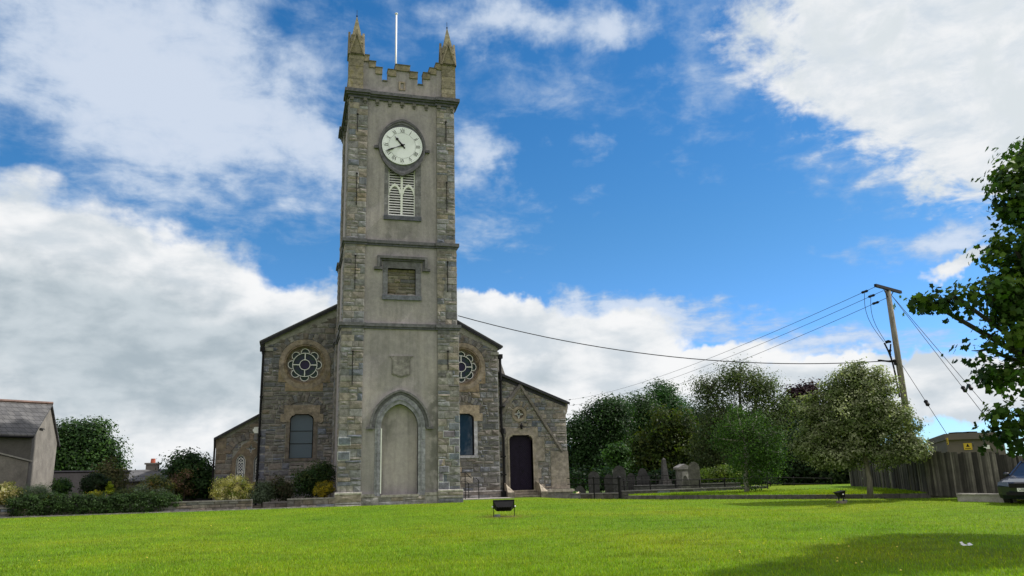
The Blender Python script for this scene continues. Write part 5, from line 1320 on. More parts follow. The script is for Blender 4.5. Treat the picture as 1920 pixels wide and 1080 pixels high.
slab('gravestone', 'small curved headstone just right of the tallest dark one', 1177, 1192, 885, 920, 45, 'flatround', TG[2])
slab('gravestone', 'broad dark headstone with stepped shoulders left of the obelisk', 1195, 1220, 876, 918, 45, 'shoulder', TG[0])
slab('gravestone', 'tall pale grey pointed headstone at the right end of the row', 1294, 1316, 864, 918, 43, 'point', (.115, .112, .10))
slab('gravestone', 'very small heart-shaped headstone in front of the pedimented tomb', 1281, 1293, 891, 914, 42.4, 'shoulder', TG[3])
# obelisk
p = atD(1248, 915, 45); k = 45/F_PX*1.03
root = thing('obelisk_monument', 'slender dark stone obelisk rising from a stepped base among the graves', 'monument', tuple(map(float, p)))
zt = atD(1247, 858, 45)[2]; g = G(); g.cone(p[0], p[1], p[2]+.45, zt-.1, .24, .12, 4, c=TG[2]); g.cone(p[0], p[1], zt-.1, zt, .12, .0, 4, c=TG[2]); obj('shaft', g, RUB, root)
g = G(); g.cone(p[0], p[1], p[2]-.2, p[2]+.2, .5, .5, 4, c=TG[1]); g.cone(p[0], p[1], p[2]+.2, p[2]+.45, .38, .34, 4, c=TG[1]); obj('base', g, RUB, root)
# pedimented tomb
p = atD(1282, 916, 44); zt = atD(1282, 870, 44)[2]; root = thing('tomb', 'pale box tomb with a pedimented cap left of the pointed headstone', 'tomb', tuple(map(float, p)))
x, y, z = p; g = G(); g.box(x-.28, x+.28, y-.25, y+.25, z-.1, zt-.28, (.15, .147, .135)); obj('body', g, RUB, root)
g = G(); g.plate([(x-.37, zt-.28), (x+.37, zt-.28), (x+.37, zt-.17), (x, zt), (x-.37, zt-.17)], y-.32, y+.32, c=(.21, .205, .19)); obj('cap', g, RUB, root)
g = G(); g.box(x-.18, x+.18, y-.265, y-.24, z+.2, zt-.4, (.33, .32, .3)); obj('inscription_panel', g, RUB, root)
# flowers on the grave
p = atD(1081, 927, 41.2); root = thing('grave_flowers', 'small bunch of pink and white flowers at the low ornate headstone', 'flowers', tuple(map(float, p)))
P_, N_, T_, C_, ci_, rs_ = foliage([(p[0], p[1], p[2]+.12, .13, .13, .14)], 260, .05, .05, [(.7, .35, .42), (.8, .75, .75), (.1, .2, .05)], 5); leafmesh('blooms', P_, N_, .07, T_, LEAF, 'leaf', root, rs_)
g = G(); g.cone(p[0], p[1], p[2]-.05, p[2]+.1, .07, .1, 8, c=(.2, .2, .2)); obj('pot', g, RUB, root)
# grave kerbs, low walls
def lowwall(name, label, a, b, h, th, m=RUB, c=(.13, .125, .11), cap=None, cat='wall', blocks=True, seed=1, zb=None):
    """a,b = ground points (x,y,z)"""
    root = thing(name, label, cat, tuple(map(float, a)))
    a, b = np.array(a, float), np.array(b, float); d = b-a; L = math.hypot(d[0], d[1]); U = np.array((d[0]/L, d[1]/L, 0)); N = np.array((U[1], -U[0], 0.))
    g = G(); n = max(1, int(L/1.5))
    for i in range(n):
        p = a+d*i/n; q = a+d*(i+1)/n
        g.add([p-(0, 0, .3), q-(0, 0, .3), q-N*th-(0, 0, .3), p-N*th-(0, 0, .3), p+(0, 0, h), q+(0, 0, h), q-N*th+(0, 0, h), p-N*th+(0, 0, h)], [(0, 1, 5, 4), (1, 2, 6, 5), (2, 3, 7, 6), (3, 0, 4, 7), (4, 5, 6, 7), (3, 2, 1, 0)], (c[0]*.7, c[1]*.7, c[2]*.7))
    if blocks:
        zlo = min(a[2], b[2]); sl = d[2]/L
        g2 = G(); masonry(g2, 0, L, 0, h, (np.array((a[0], a[1], 0.)), U, N), hr=(.1, .17), wr=(.25, .7), prot=.02, mort=.018, seed=seed, base=c, var=.3, rough=.02)
        for i, v in enumerate(g2.v):
            s_ = (v[0]-a[0])*U[0]+(v[1]-a[1])*U[1]; g2.v[i] = (v[0], v[1], v[2]+a[2]+sl*s_)
        g.add(g2.v, g2.f, None); g.c[-len(g2.v):] = g2.c
    o1 = obj('wall', g, m, root)
    if cap:
        g = G(); rn = random.Random(seed); s_ = 0
        while s_ < L:
            e = min(L, s_+rn.uniform(.6, 1.)); p = a+d*(s_/L); q = a+d*((e-.01)/L); w_ = .04; q_ = rn.uniform(.85, 1.15)
            lo = h; hi = h+.055
            P0 = [p+N*w_, q+N*w_, q-N*(th+w_), p-N*(th+w_)]
            g.add([v+(0, 0, lo+.001) for v in P0]+[v+(0, 0, hi) for v in P0], [(0, 1, 5, 4), (1, 2, 6, 5), (2, 3, 7, 6), (3, 0, 4, 7), (4, 5, 6, 7), (3, 2, 1, 0)], tuple(v*q_ for v in cap)); s_ = e
        obj('coping', g, RUB, root)
    return root
def AG(px, py, D): return atD(px, py, D)
lowwall('low_wall', 'low mossy wall with a pale coping carrying the iron railing by the birch', AG(1166, 934, 38.5), AG(1440, 924, 41), .28, .25, c=(.11, .108, .10), cap=(.20, .195, .18), seed=4)
lowwall('grave_kerb', 'dark stone grave surround behind the thick railing post', AG(1070, 936, 40.6), AG(1165, 935, 39.4), .22, .3, c=(.10, .097, .085), seed=5, cat='grave surround', cap=(.13, .125, .11))
lowwall('grave_kerb', 'long dark granite grave surround behind the railing, left of the birch', AG(1190, 926, 43.6), AG(1390, 920, 44.6), .38, .3, c=(.11, .11, .108), blocks=False, cat='grave surround', cap=(.14, .14, .135))
lowwall('low_wall', 'low dark wall running into the shade right of the birch', AG(1440, 924, 43), AG(1590, 925, 43), .16, .25, c=(.09, .088, .08), seed=7, cap=(.12, .118, .11))
p = atD(1419, 922, 42.3); g = G(); g.cone(p[0], p[1], p[2]-.1, p[2]+.22, .22, .2, 8, c=(.27, .26, .24)); g.sphere((p[0], p[1], p[2]+.22), .18, 6, c=(.27, .26, .24), sc=(1, 1, .5)); tag(obj('boundary_stone', g, RUB, loc=tuple(map(float, p))), 'small pale rounded stone just right of the birch trunk', 'stone')
# railings
def railing(label, posts, rails, r=.022, pr=.035, group=None):
    """posts: (px, pytop, pybot, D, thick)"""
    p0 = atD(posts[0][0], posts[0][2], posts[0][3]); root = thing('iron_railing', label, 'railing', tuple(map(float, p0)))
    for (px, t, b, D, th) in posts:
        A = atD(px, b, D); B = atD(px, t, D); g = G(); g.tube([(A[0], A[1], A[2]-.2), (A[0], A[1], B[2])], th, 8); g.sphere((A[0], A[1], B[2]), th*1.35, 5); obj('post', g, IRON, root)
    for rl in rails:
        g = G(); g.tube([atD(*q) for q in rl], r, 6); obj('rail', g, IRON, root)
    return root
railing('black iron railing with a thick ball-topped post, right of the porch', [(1115, 895, 938, 39.4, .04), (1163, 896, 938, 38.4, .075)], [[(1064, 897, 41), (1115, 896.5, 39.4), (1163, 897, 38.4)], [(1064, 908, 41), (1115, 907.5, 39.4), (1163, 908, 38.4)]])
railing('black iron railing with slim posts on the low wall, left of the birch trunk', [(1171, 899, 925, 38.7, .03), (1220, 901, 925, 39.2, .032), (1268, 900, 923, 39.7, .032), (1313, 899, 922, 40.2, .032), (1360, 897, 920, 40.7, .032), (1440, 895, 917, 41.5, .032)], [[(1166, 901, 38.6), (1268, 900, 39.7), (1360, 898, 40.7), (1443, 896, 41.6)], [(1166, 912, 38.6), (1268, 911, 39.7), (1360, 908, 40.7), (1443, 905, 41.6)]])
railing('thin black railing panels around the graves behind the pedimented tomb', [(1140, 896, 922, 44, .02), (1205, 893, 918, 44.2, .02), (1232, 891, 918, 44.3, .02), (1262, 890, 918, 44.3, .02), (1300, 890, 918, 44.4, .02)]+[(x, 897, 916, 44.2, .012) for x in (1148, 1156, 1172, 1180, 1188, 1212, 1222, 1242, 1252, 1272, 1282, 1290)], [[(1140, 896, 44), (1205, 892, 44.2), (1300, 890, 44.4)], [(1140, 908, 44), (1205, 906, 44.2), (1300, 905, 44.4)]], .015)
railing('plain two-bar iron railing in the shade right of the birch', [(1445, 895, 917, 44, .025), (1490, 895, 917, 44.5, .025), (1560, 897, 918, 45, .025)], [[(1405, 895, 43.6), (1445, 895, 44), (1560, 897, 45)], [(1405, 906, 43.6), (1445, 906, 44), (1560, 908, 45)]], .02)

# ================================================================== WOODEN FENCE
def fence():
    F = [(1598, 860, 921, 42), (1745, 846, 921, 34.6), (1900, 850, 930, 33.4), (2050, 862, 935, 33)]
    pts = []
    for (px, t, b, D) in F:
        A = atD(px, b, D); B = atD(px, t, D); pts.append((A[0], A[1], A[2]-.15, B[2]))
    root = thing('wooden_fence', 'tall weathered dark board fence of uneven vertical planks behind the silvery tree', 'fence', (float(pts[0][0]), float(pts[0][1]), float(pts[0][2])))
    rn = random.Random(6)
    gr_ = G()
    for k in range(len(pts)-1):
        g = G(); a, b = pts[k], pts[k+1]; L = math.hypot(b[0]-a[0], b[1]-a[1]); U = np.array(((b[0]-a[0])/L, (b[1]-a[1])/L, 0)); N = np.array((U[1], -U[0], 0.)); s_ = 0
        while s_ < L-.02:
            w = rn.uniform(.07, .12); e = min(L, s_+w); m = (s_+e)/2/L; z0 = a[2]+(b[2]-a[2])*m; z1 = a[3]+(b[3]-a[3])*m+rn.uniform(-.05, .05); off = rn.choice((0, .025))+rn.uniform(0, .008)
            q = rn.choice((.4, .6, .8, 1., 1.3, 1.7)); c = (.062*q, .058*q, .051*q)
            if rn.random() < .12: c = (.16, .15, .13)
            P = np.array((a[0], a[1], 0))+U*(s_+e)/2+N*off; tl = rn.uniform(-.012, .012); off += .0015*rn.random()
            h = (z1-z0)/2; g.obox(P+np.array((0, 0, (z0+z1)/2)), U*((e-s_)/2+.004), N*.011, np.array((U[0]*tl, U[1]*tl, h)), c); s_ = e
        obj('boards', g, WOODM, root)
        g = G()
        for zz in (.45, 1.5): g.bar((a[0]-N[0]*.04, a[1]-N[1]*.04, a[2]+zz), (b[0]-N[0]*.04, b[1]-N[1]*.04, b[2]+zz), .05, .09, c=(.07, .06, .05))
        obj('rails', g, WOODM, root)
        for i in range(int(L/2.4)+1):
            p = np.array((a[0], a[1], 0))+U*i*2.4-N*.12; g = G(); g.box(p[0]-.05, p[0]+.05, p[1]-.05, p[1]+.05, a[2]-.3, min(a[3], b[3])-.15, (.07, .06, .05)); obj('post', g, WOODM, root)
def m_wood():
    def fn(t, o):
        co = obj_co(t); tint = t.n('Attribute', attribute_name='tint').outputs['Color']
        n = t.noise(t.v('MULTIPLY', co, (25, 25, 1.2)), 1., 6, .7).outputs[0]; m = t.noise(co, 1.3, 5, .65).outputs[0]
        c = t.mix(1., tint, t.ramp(n, [(.3, .4), (.55, 1.), (.75, 2.)]), 'MULTIPLY'); c = t.mix(1., c, t.ramp(m, [(.3, .65), (.7, 1.4)]), 'MULTIPLY')
        principled(t, o, **{'Base Color': c, 'Roughness': .9, 'Normal': bump(t, n, .7, .02)})
    return mat('weathered_wood', fn)
WOODM = m_wood(); fence()
# concrete wall by the driveway
a = atD(1796, 939, 32.6); b = atD(1900, 941, 31.8); g_top = atD(1796, 928, 32.6)[2]
lowwall('concrete_wall', 'low pale concrete retaining wall beside the dark car', a, b, float(g_top-a[2]), .25, m=CONC, c=(1.1, 1.1, 1.1), blocks=False, cap=(.30, .29, .26))

# --- brown substation kiosk behind the fence
root = thing('substation_kiosk', 'brown flat-roofed kiosk with yellow warning signs showing above the wooden fence', 'kiosk', tuple(map(float, atD(1790, 925, 44))))
c0 = atD(1789, 925, 42); zt = atD(1787, 813, 42)[2]; cl = atD(1738, 818, 50); cr = atD(1880, 813, 42.5)
g = G(); zb = -1.2
P = [np.array((c0[0], c0[1], 0.)), np.array((cr[0], cr[1], 0.)), np.array((cr[0], cr[1], 0.))+np.array((cl[0]-c0[0], cl[1]-c0[1], 0)), np.array((cl[0], cl[1], 0.))]
KM = m_plain('brown_panel', (.115, .098, .088), .7, .12, 1.5, .1)
g.add([p+np.array((0, 0, zb)) for p in P]+[p+np.array((0, 0, zt-.02)) for p in P], [(0, 1, 5, 4), (1, 2, 6, 5), (2, 3, 7, 6), (3, 0, 4, 7)]); obj('walls', g, KM, root)
ctr = sum(P)/4; P2 = [ctr+(p-ctr)*1.045 for p in P]
g = G(); g.add([p+np.array((0, 0, zt-.28)) for p in P2]+[p+np.array((0, 0, zt)) for p in P2], [(0, 1, 5, 4), (1, 2, 6, 5), (2, 3, 7, 6), (3, 0, 4, 7), (4, 5, 6, 7), (3, 2, 1, 0)], (.9, .9, .95)); obj('roof', g, KM, root)
g = G()
for px in (1806, 1828): p = atD(px, 812, 42.3); g.box(p[0]-.25, p[0]+.25, p[1]+.1, p[1]+.6, zt-.01, zt+.07)
obj('roof_vent', g, BLACK, root)
ur = (P[1]-P[0])/np.linalg.norm(P[1]-P[0]); nr = np.array((ur[1], -ur[0], 0)); ul = (P[3]-P[0])/np.linalg.norm(P[3]-P[0]); nl = np.array((-ul[1], ul[0], 0))
YEL = m_plain('yellow_sign', (.60, .42, .02), .5, .08, 3, 0.)
for (px, py, U, N, w, h, m) in ((1814.5, 837, ur, nr, .17, .15, YEL), (1777, 827.5, ul, nl, .26, .15, YEL), (1849, 838, ur, nr, .14, .09, WHITEP)):
    # intersection of the sight line with the wall plane
    d = ray(px, py); t_ = np.dot(P[0]+np.array((0, 0, 0))-CAM, N)/np.dot(d, N) if abs(np.dot(d, N)) > 1e-6 else 0
    q = CAM+d*t_; sg = 1 if np.dot(N, CAM-q) > 0 else -1; nn = N*sg
    g = G(); g.obox(q+nn*.015, U*w, nn*.012, (0, 0, h)); s_ = obj('warning_sign' if m is YEL else 'notice', g, m, root)
    if m is YEL:
        g = G(); qq = q+nn*.03+np.array((0, 0, h*.25)); u3 = U*w*.45
        g.add([qq-u3-np.array((0, 0, h*.4)), qq+u3-np.array((0, 0, h*.4)), qq+np.array((0, 0, h*.6))], [(0, 1, 2)]); g.obox(q+nn*.03-np.array((0, 0, h*.62)), U*w*.7, nn*.002, (0, 0, h*.09)); obj('symbol', g, BLACK, s_)

# ================================================================== POLE AND CABLES
PD = 42.; pb = atD(1712, 905, PD); ptop = atD(1664, 541, PD); pm = atD(1694, 735, PD)
pbx = np.array((pm[0]+(pm[0]-ptop[0])*.6, pm[1]+(pm[1]-ptop[1])*.6, -.2))
root = thing('utility_pole', 'weathered wooden utility pole with a flat crossarm, rising behind the silvery tree', 'utility pole', tuple(map(float, pbx)))
g = G(); PT = np.array((ptop[0], ptop[1], ptop[2])); g.tube([pbx, pbx*.4+PT*.6, PT], [.17, .145, .125], 12); obj('pole', g, m_bark('pole_wood', (.175, .16, .13)), root, smooth=True)
ca = atD(1641, 535, PD-1.2); cb = atD(1689, 548, PD+1.0)
g = G(); g.bar(ca, cb, .12, .14, c=(.5, .4, .4)); obj('crossarm', g, BLACK, root)
g = G(); e0 = PT+np.array((0, 0, -.55)); g.bar(ca*.3+cb*.7+np.array((0, 0, -.05)), e0, .03, .03); g.bar(ca*.7+cb*.3+np.array((0, 0, -.05)), e0, .03, .03); obj('brace', g, IRON, root)
def along(px, py, D=PD): return atD(px, py, D)
g = G(); g.tube([along(1660, 642, PD-.1), along(1666, 640, PD-.1), along(1671, 641, PD-.1)], [.07, .08, .05], 7); g.tube([along(1670, 645), along(1669, 664)], .035, 6); g.sphere(along(1669, 657), .07, 5); g.sphere(along(1669, 664), .06, 5); obj('switchgear', g, IRON, root)
g = G(); g.tube([along(1658, 643, PD-.15), along(1664, 655, PD-.15), along(1670, 668, PD-.15), along(1676, 690, PD-.15), along(1681, 715, PD-.15), along(1687, 745, PD-.15)], .04, 7); g.tube([along(1662, 650, PD-.18), along(1672, 676, PD-.18), along(1679, 700, PD-.18), along(1686, 745, PD-.2)], .03, 6); g.sphere(along(1677, 677, PD-.2), .09, 5); g.sphere(along(1679, 682, PD-.2), .08, 5); obj('downlead_cable', g, IRON, root)
for (x0, y0, x1, y1) in ((1621, 546, 1657, 641), (1633, 552, 1660, 640)):
    A = along(x0, y0, PD-1.); B = along(x1, y1, PD-.1); pts = []
    for i in range(13):
        t_ = i/12; p = A*(1-t_)+B*t_; sg = math.sin(math.pi*t_); q = p-_R*sg*.32*(1 if x0 < 1630 else .8); pts.append(q)
    g = G(); g.tube(pts, .012, 5); obj('jumper_wire', g, IRON, root)
def cable(name, label, A, B, sag, r, ins=(), group=None, n=24, insr=.09, cat='cable', iname='insulator'):
    A, B = np.array(A, float), np.array(B, float)
    root = thing(name, label, cat, tuple(map(float, A)), group)
    pts = [A*(1-i/n)+B*i/n-np.array((0, 0, 4*sag*(i/n)*(1-i/n))) for i in range(n+1)]
    g = G(); g.tube(pts, r, 6); obj('wire', g, IRON, root)
    for (t_, L) in ins:
        p = A*(1-t_)+B*t_-np.array((0, 0, 4*sag*t_*(1-t_))); u = (B-A)/np.linalg.norm(B-A)
        g = G(); g.tube([p-u*L/2, p-u*L*.3, p, p+u*L*.3, p+u*L/2], [r*1.5, insr, insr*.8, insr, r*1.5], 8); obj(iname, g, BLACK, root)
    return root
# service cable to the tower
cable('service_cable', 'thick black cable from the tower side to the utility pole', atY(859, 592, -2.2), along(1672, 676, PD-.15), 0.95, .022, ins=((.985, .7),), insr=.05)
# three conductors running down to the left behind the church
for i, ((x0, y0), (x1, y1), nm) in enumerate((((1643, 537), (1040, 752), 'uppermost'), ((1656, 545), (1040, 763), 'middle'), ((1664, 558), (1040, 778), 'lowest'))):
    A = atD(x0, y0, PD-(.9 if i == 0 else .1)); B = atD(x1, y1, 120)
    tt = (.868, .842, .80)[i]
    cable('power_line', '%s of the three thin power lines falling left from the pole top' % nm, A, B, 1.2, .012, ins=((.012, .6), (tt, 1.3)), group='power lines to the pole crossarm', insr=.07)
cable('stay_wire', 'left of the two stay wires slanting down right from the pole top', along(1671, 553), atD(1862, 800, 40), 0., .012, ins=((.742, .35),), insr=.1, cat='stay wire', group='twin stay wires')
cable('stay_wire', 'right of the two stay wires slanting down right from the pole top', along(1672, 554, PD+.05), atD(1892, 812, 40.5), 0., .012, ins=((.695, .35),), insr=.1, cat='stay wire', group='twin stay wires')
cable('stay_wire', 'lower single stay wire running from mid pole down to the kiosk', along(1690, 682), atD(1776, 815, 41), 0., .012, ins=((.57, .35),), insr=.1, cat='stay wire')

# ================================================================== FLOODLIGHTS
fp = FLP
def flood(loc, ang, label, sc=1., tilt=35, lean=0):
    root = thing('floodlight', label, 'floodlight', tuple(map(float, loc)))
    root.rotation_euler = (0, R(lean), R(ang)); root.scale = (sc, sc, sc*.84)
    def part(nm, gg, mm, par=None):
        o = obj(nm, gg, mm); o.parent = par or root; return o
    c, s = math.cos(R(tilt)), math.sin(R(tilt))
    def T(x, y, z): return (x, y*c-z*s, .36+y*s+z*c)      # housing frame: y = back-to-front
    g = G()
    # wedge housing: back face narrower than the glass side
    B = [(-.22, -.13, -.10), (.22, -.13, -.10), (.22, -.13, .09), (-.22, -.13, .09)]; Fv = [(-.31, .12, -.17), (.31, .12, -.17), (.31, .12, .17), (-.31, .12, .17)]
    g.add([T(*p) for p in B+Fv], [(0, 3, 2, 1), (0, 1, 5, 4), (1, 2, 6, 5), (2, 3, 7, 6), (3, 0, 4, 7)], (1, 1, 1))
    for k in range(5): x = -.16+.08*k; g.obox(T(x, -.145, 0), (.006, 0, 0), (0, .02*c, .02*s), (0, -.09*s, .09*c))
    part('housing', g, IRON)
    g = G(); g.add([T(*p) for p in [(-.33, .12, -.19), (.33, .12, -.19), (.33, .12, .19), (-.33, .12, .19), (-.33, .15, -.19), (.33, .15, -.19), (.33, .15, .19), (-.33, .15, .19)]], [(0, 3, 2, 1), (0, 1, 5, 4), (1, 2, 6, 5), (2, 3, 7, 6), (3, 0, 4, 7), (4, 5, 6, 7)]); part('glass_frame', g, IRON)
    g = G(); g.box(-.335, -.315, -.02, .02, .0, .42); g.box(.315, .335, -.02, .02, .0, .42); g.box(-.335, .335, -.02, .02, .0, .02); part('bracket', g, IRON)
    g = G(); g.sphere((-.345, 0, .36), .03, 5); g.sphere((.345, 0, .36), .03, 5); part('clamp_bolt', g, WHITEP)
    g = G(); g.box(-.30, -.12, -.16, .0, -.05, .09, (.20, .22, .25)); part('cable_box', g, RUB)
    g = G(); g.box(-.36, .36, -.1, .12, -.1, .015, (.2, .17, .14)); part('foundation', g, RUB)
    return root
flood(fp, -14, 'black floodlight on a bracket standing in worn grass in front of the porch', 1.0, 38)
p2 = atD(1577, 936, 31.); flood((p2[0], p2[1], vz(p2[0], p2[1], .6)-.02), 70, 'black floodlight leaning on the raised verge left of the silvery tree', .8, 75)

# ================================================================== HANDRAILS by the tower
def hrail(label, top, X0):
    pass
for lab, pts in (('black handrail with two uprights nearest the tower at the foot of its right side', [(872.5, 886, 932), (879, 906, 930)]), ('single black handrail post right of the paired uprights, before the nave wall', [(898, 901, 937)])):
    Y_ = 2.0 if len(pts) == 2 else 1.6
    q = atY(pts[0][0], pts[0][2], Y_); root = thing('handrail', lab, 'handrail', tuple(map(float, q)))
    for (x, t_, b_) in pts:
        A = atY(x, b_, Y_); B = atY(x, t_, Y_); g = G(); g.tube([(A[0], Y_, A[2]-.1), (A[0], Y_, B[2])], .022, 6); obj('post', g, IRON, root)
    if len(pts) == 2:
        g = G(); g.tube([atY(862, 886, Y_), atY(873, 886, Y_), atY(879, 892, Y_), atY(884, 896, Y_+.6)], .02, 6); g.tube([atY(864, 902, Y_), atY(873, 902.5, Y_), atY(879.5, 907, Y_)], .018, 6); obj('rail', g, IRON, root)
    else:
        g = G(); g.tube([atY(892, 896, Y_+.7), atY(898, 901, Y_)], .02, 6); obj('rail', g, IRON, root)

# ================================================================== GARDEN WALLS (left)
def YG(px, py, Y): return atY(px, py, Y)
def gwall(label, x0, x1, ytop0, ybot0, Y, seed, dY=0., th=.35):
    a = YG(x0, ybot0, Y); b = YG(x1, ybot0, Y+dY); b[2] = a[2] = gz(a[0], a[1])-.0; h = YG((x0+x1)/2, ytop0, Y+dY/2)[2]-a[2]-.055
    return lowwall('garden_wall', label, a, b, float(h), th, c=(.15, .14, .125), cap=(.17, .165, .15), seed=seed)
gwall('low dark stone garden wall below the cream variegated bush', 300, 472, 939, 960, -2.98, 11)
gwall('short low stone wall between the garden gap and the tower bed', 492, 538, 941, 951, -2.2, 12)
gwall('low coursed stone planter wall butting against the tower plinth', 538, 627, 934, 951, -2.98, 13)
gwall('dark stone wall beneath the hedge at the far left edge', -40, 300, 948, 972, -2.95, 14)
# ================================================================== LEFT OUTBUILDING
HB = m_plain('beige_roughcast', (.195, .182, .162), .95, .3, 1.6, .5); HD = m_plain('shaded_roughcast', (.10, .095, .09), .95, .2, 1.6, .5)  # second roughcast is the darker copy: front wall's shade put into the colour
root = thing('outbuilding', 'grey roughcast outbuilding with a steep slate roof at the left edge', 'building', tuple(map(float, atD(80, 915, 46))))
DA = 46
fb_, ft = atD(50, 930, 45.0), atD(62, 811, 45.0)
F0 = np.array((ft[0], ft[1], 0.)); zf = ft[2]
ap_ = atD(95, 761, 47.6); re_ = atD(107, 830, 49.6); za, zr = ap_[2], re_[2]
F1 = np.array((re_[0], re_[1], 0.)); FA = np.array((ap_[0], ap_[1], 0.)); FA = (F0+F1)/2*.5+FA*.5
gd = (F1-F0)/np.linalg.norm(F1-F0); hd_ = np.array((-gd[1], gd[0], 0)); 
if hd_[0] > 0: hd_ = -hd_
rdir = atD(-30, 812, 44.3)-ft; rdir[2] = 0; rdir /= np.linalg.norm(rdir)
LL = 12.
def Z(p, z): return (p[0], p[1], z)
pr = [Z(F0, -1.), Z(F1, -1.), Z(F1, zr), Z(FA, za), Z(F0, zf)]; B = rdir*LL
g = G(); g.add(pr+[tuple(np.array(p)+B) for p in pr], [(0, 1, 2, 3, 4), (1, 6, 7, 2), (5, 9, 8, 7, 6)]); obj('gable_wall', g, HB, root)
g = G(); g.add([pr[0], pr[4], tuple(np.array(pr[4])+B), tuple(np.array(pr[0])+B)], [(0, 1, 2, 3)]); obj('front_wall', g, HD, root)
g = G(); up = np.array((0, 0, .09)); ov = -rdir*.12; eave = (F0-FA); eave /= np.linalg.norm(eave)
A0 = np.array(Z(F0, zf))+ov+eave*.25+np.array((0, 0, -.22)); A1 = np.array(Z(FA, za))+ov; A2_ = np.array(Z(F1, zr))+ov-eave*.25+np.array((0, 0, -.22))
g.add([A0, A1, A1+B*1.05, A0+B*1.05, A0+up, A1+up, A1+B*1.05+up, A0+B*1.05+up], [(3, 2, 1, 0), (4, 5, 6, 7), (0, 1, 5, 4), (1, 2, 6, 5), (2, 3, 7, 6), (3, 0, 4, 7)])
g.add([A1, A2_, A2_+B*1.05, A1+B*1.05, A1+up, A2_+up, A2_+B*1.05+up, A1+B*1.05+up], [(3, 2, 1, 0), (4, 5, 6, 7), (0, 1, 5, 4), (1, 2, 6, 5), (2, 3, 7, 6), (3, 0, 4, 7)])
obj('roof', g, SLATE, root)
g = G(); g.tube([A1+up+np.array((0, 0, .03)), A1+B*1.05+up+np.array((0, 0, .03))], .09, 6); obj('ridge_tiles', g, m_plain('ridge_clay', (.16, .10, .085), .8, .3, 4, .2), root)
g = G(); g.tube([A0+np.array((0, 0, -.02))+eave*.05, A0+B+eave*.05], .06, 6); obj('gutter', g, BLACK, root)
dpx = atD(39, 815, 44.9); dq = np.array(Z(F0, 0))+rdir*2.1+eave*.08; g = G(); g.tube([(dq[0], dq[1], zf-.3), (dq[0], dq[1], .5)], .05, 8); obj('downpipe', g, m_plain('pale_grey_pipe', (.33, .36, .40), .5, .1, 3, 0.), root)
g = G(); wv = np.array(Z(F0*.72+F1*.28, (zf+za)/2-.5))-rdir*.06; g.obox(wv, gd*.35, rdir*.03, (0, 0, .02), (1, 1, 1)); obj('wall_bracket', g, IRON, root)
# lower yard wall in front of it, sloping coping
ywa = atD(-40, 843, 43.6); ywb = atD(53, 866, 44.6); root = thing('yard_wall', 'beige roughcast yard wall with a sloping top joined to the outbuilding gable', 'wall', (float(ywb[0]), float(ywb[1]), 0.))
a, b = np.array(ywa), np.array(ywb); e = np.array((F0[0], F0[1], b[2])); nrm = np.array((-.25, .45, 0))
g = G(); g.add([(a[0], a[1], -1), (e[0]-.02, e[1]-.05, -1), (e[0]-.02, e[1]-.05, e[2]), (a[0], a[1], a[2]), (a[0]+nrm[0], a[1]+nrm[1], -1), (e[0]+nrm[0], e[1]+nrm[1], -1), (e[0]+nrm[0], e[1]+nrm[1], e[2]), (a[0]+nrm[0], a[1]+nrm[1], a[2])], [(0, 1, 2, 3), (5, 4, 7, 6), (3, 2, 6, 7), (0, 3, 7, 4)]); obj('wall', g, HB, root)
g = G(); g.bar(a+nrm/2+np.array((0, 0, .04)), e+nrm/2+np.array((0, 0, .04)), .6, .07, c=(.5, .5, .5)); obj('coping', g, CONC, root)
# dark boundary wall and bungalow
root = thing('boundary_wall', 'long dark rendered boundary wall behind the garden shrubs', 'wall', tuple(map(float, atD(100, 925, 50))))
g = G(); a = atD(88, 884, 50); b = atD(420, 881, 56); d = (b-a); d[2] = 0; n_ = np.array((-d[1], d[0], 0)); n_ /= np.linalg.norm(n_)
g.add([(a[0], a[1], -1), (b[0], b[1], -1), (b[0], b[1], b[2]), (a[0], a[1], a[2]), (a[0]+n_[0]*.3, a[1]+n_[1]*.3, -1), (b[0]+n_[0]*.3, b[1]+n_[1]*.3, -1), (b[0]+n_[0]*.3, b[1]+n_[1]*.3, b[2]), (a[0]+n_[0]*.3, a[1]+n_[1]*.3, a[2])], [(0, 1, 2, 3), (5, 4, 7, 6), (3, 2, 6, 7), (0, 3, 7, 4), (1, 5, 6, 2)]); obj('wall', g, m_plain('black_render', (.035, .033, .036), .95, .25, 1.2, .3), root)
g = G(); g.bar(a+n_*.15, b+n_*.15, .4, .07, c=(.5, .5, .5)); obj('coping', g, LEADG, root)
root = thing('bungalow', 'low grey slate-roofed bungalow with one chimney, mostly hidden by garden shrubs', 'building', tuple(map(float, atD(280, 925, 48))))
r0, r1 = atD(247, 884, 50.5), atD(340, 881, 53); e0, e1 = atD(232, 905, 47), atD(330, 903, 49.5)
g = G(); bk = (r0-e0)*np.array((1, 1, -1)); up = np.array((0, 0, .08))
for A_, B_, C_, D_ in ((e0, e1, r1, r0), (r0, r1, r1+bk, r0+bk)): g.add([A_, B_, C_, D_, A_+up, B_+up, C_+up, D_+up], [(3, 2, 1, 0), (4, 5, 6, 7), (0, 1, 5, 4), (2, 3, 7, 6), (3, 0, 4, 7), (1, 2, 6, 5)])
obj('roof', g, m_slate('pale_slate', (.085, .085, .09), (.11, .108, .11), .85, .45, .3), root)
g = G(); i0 = e0+(e1-e0)*.02+(r0-e0)*np.array((.06, .06, 0)); i1 = e1+(r0-e0)*np.array((.06, .06, 0)); 
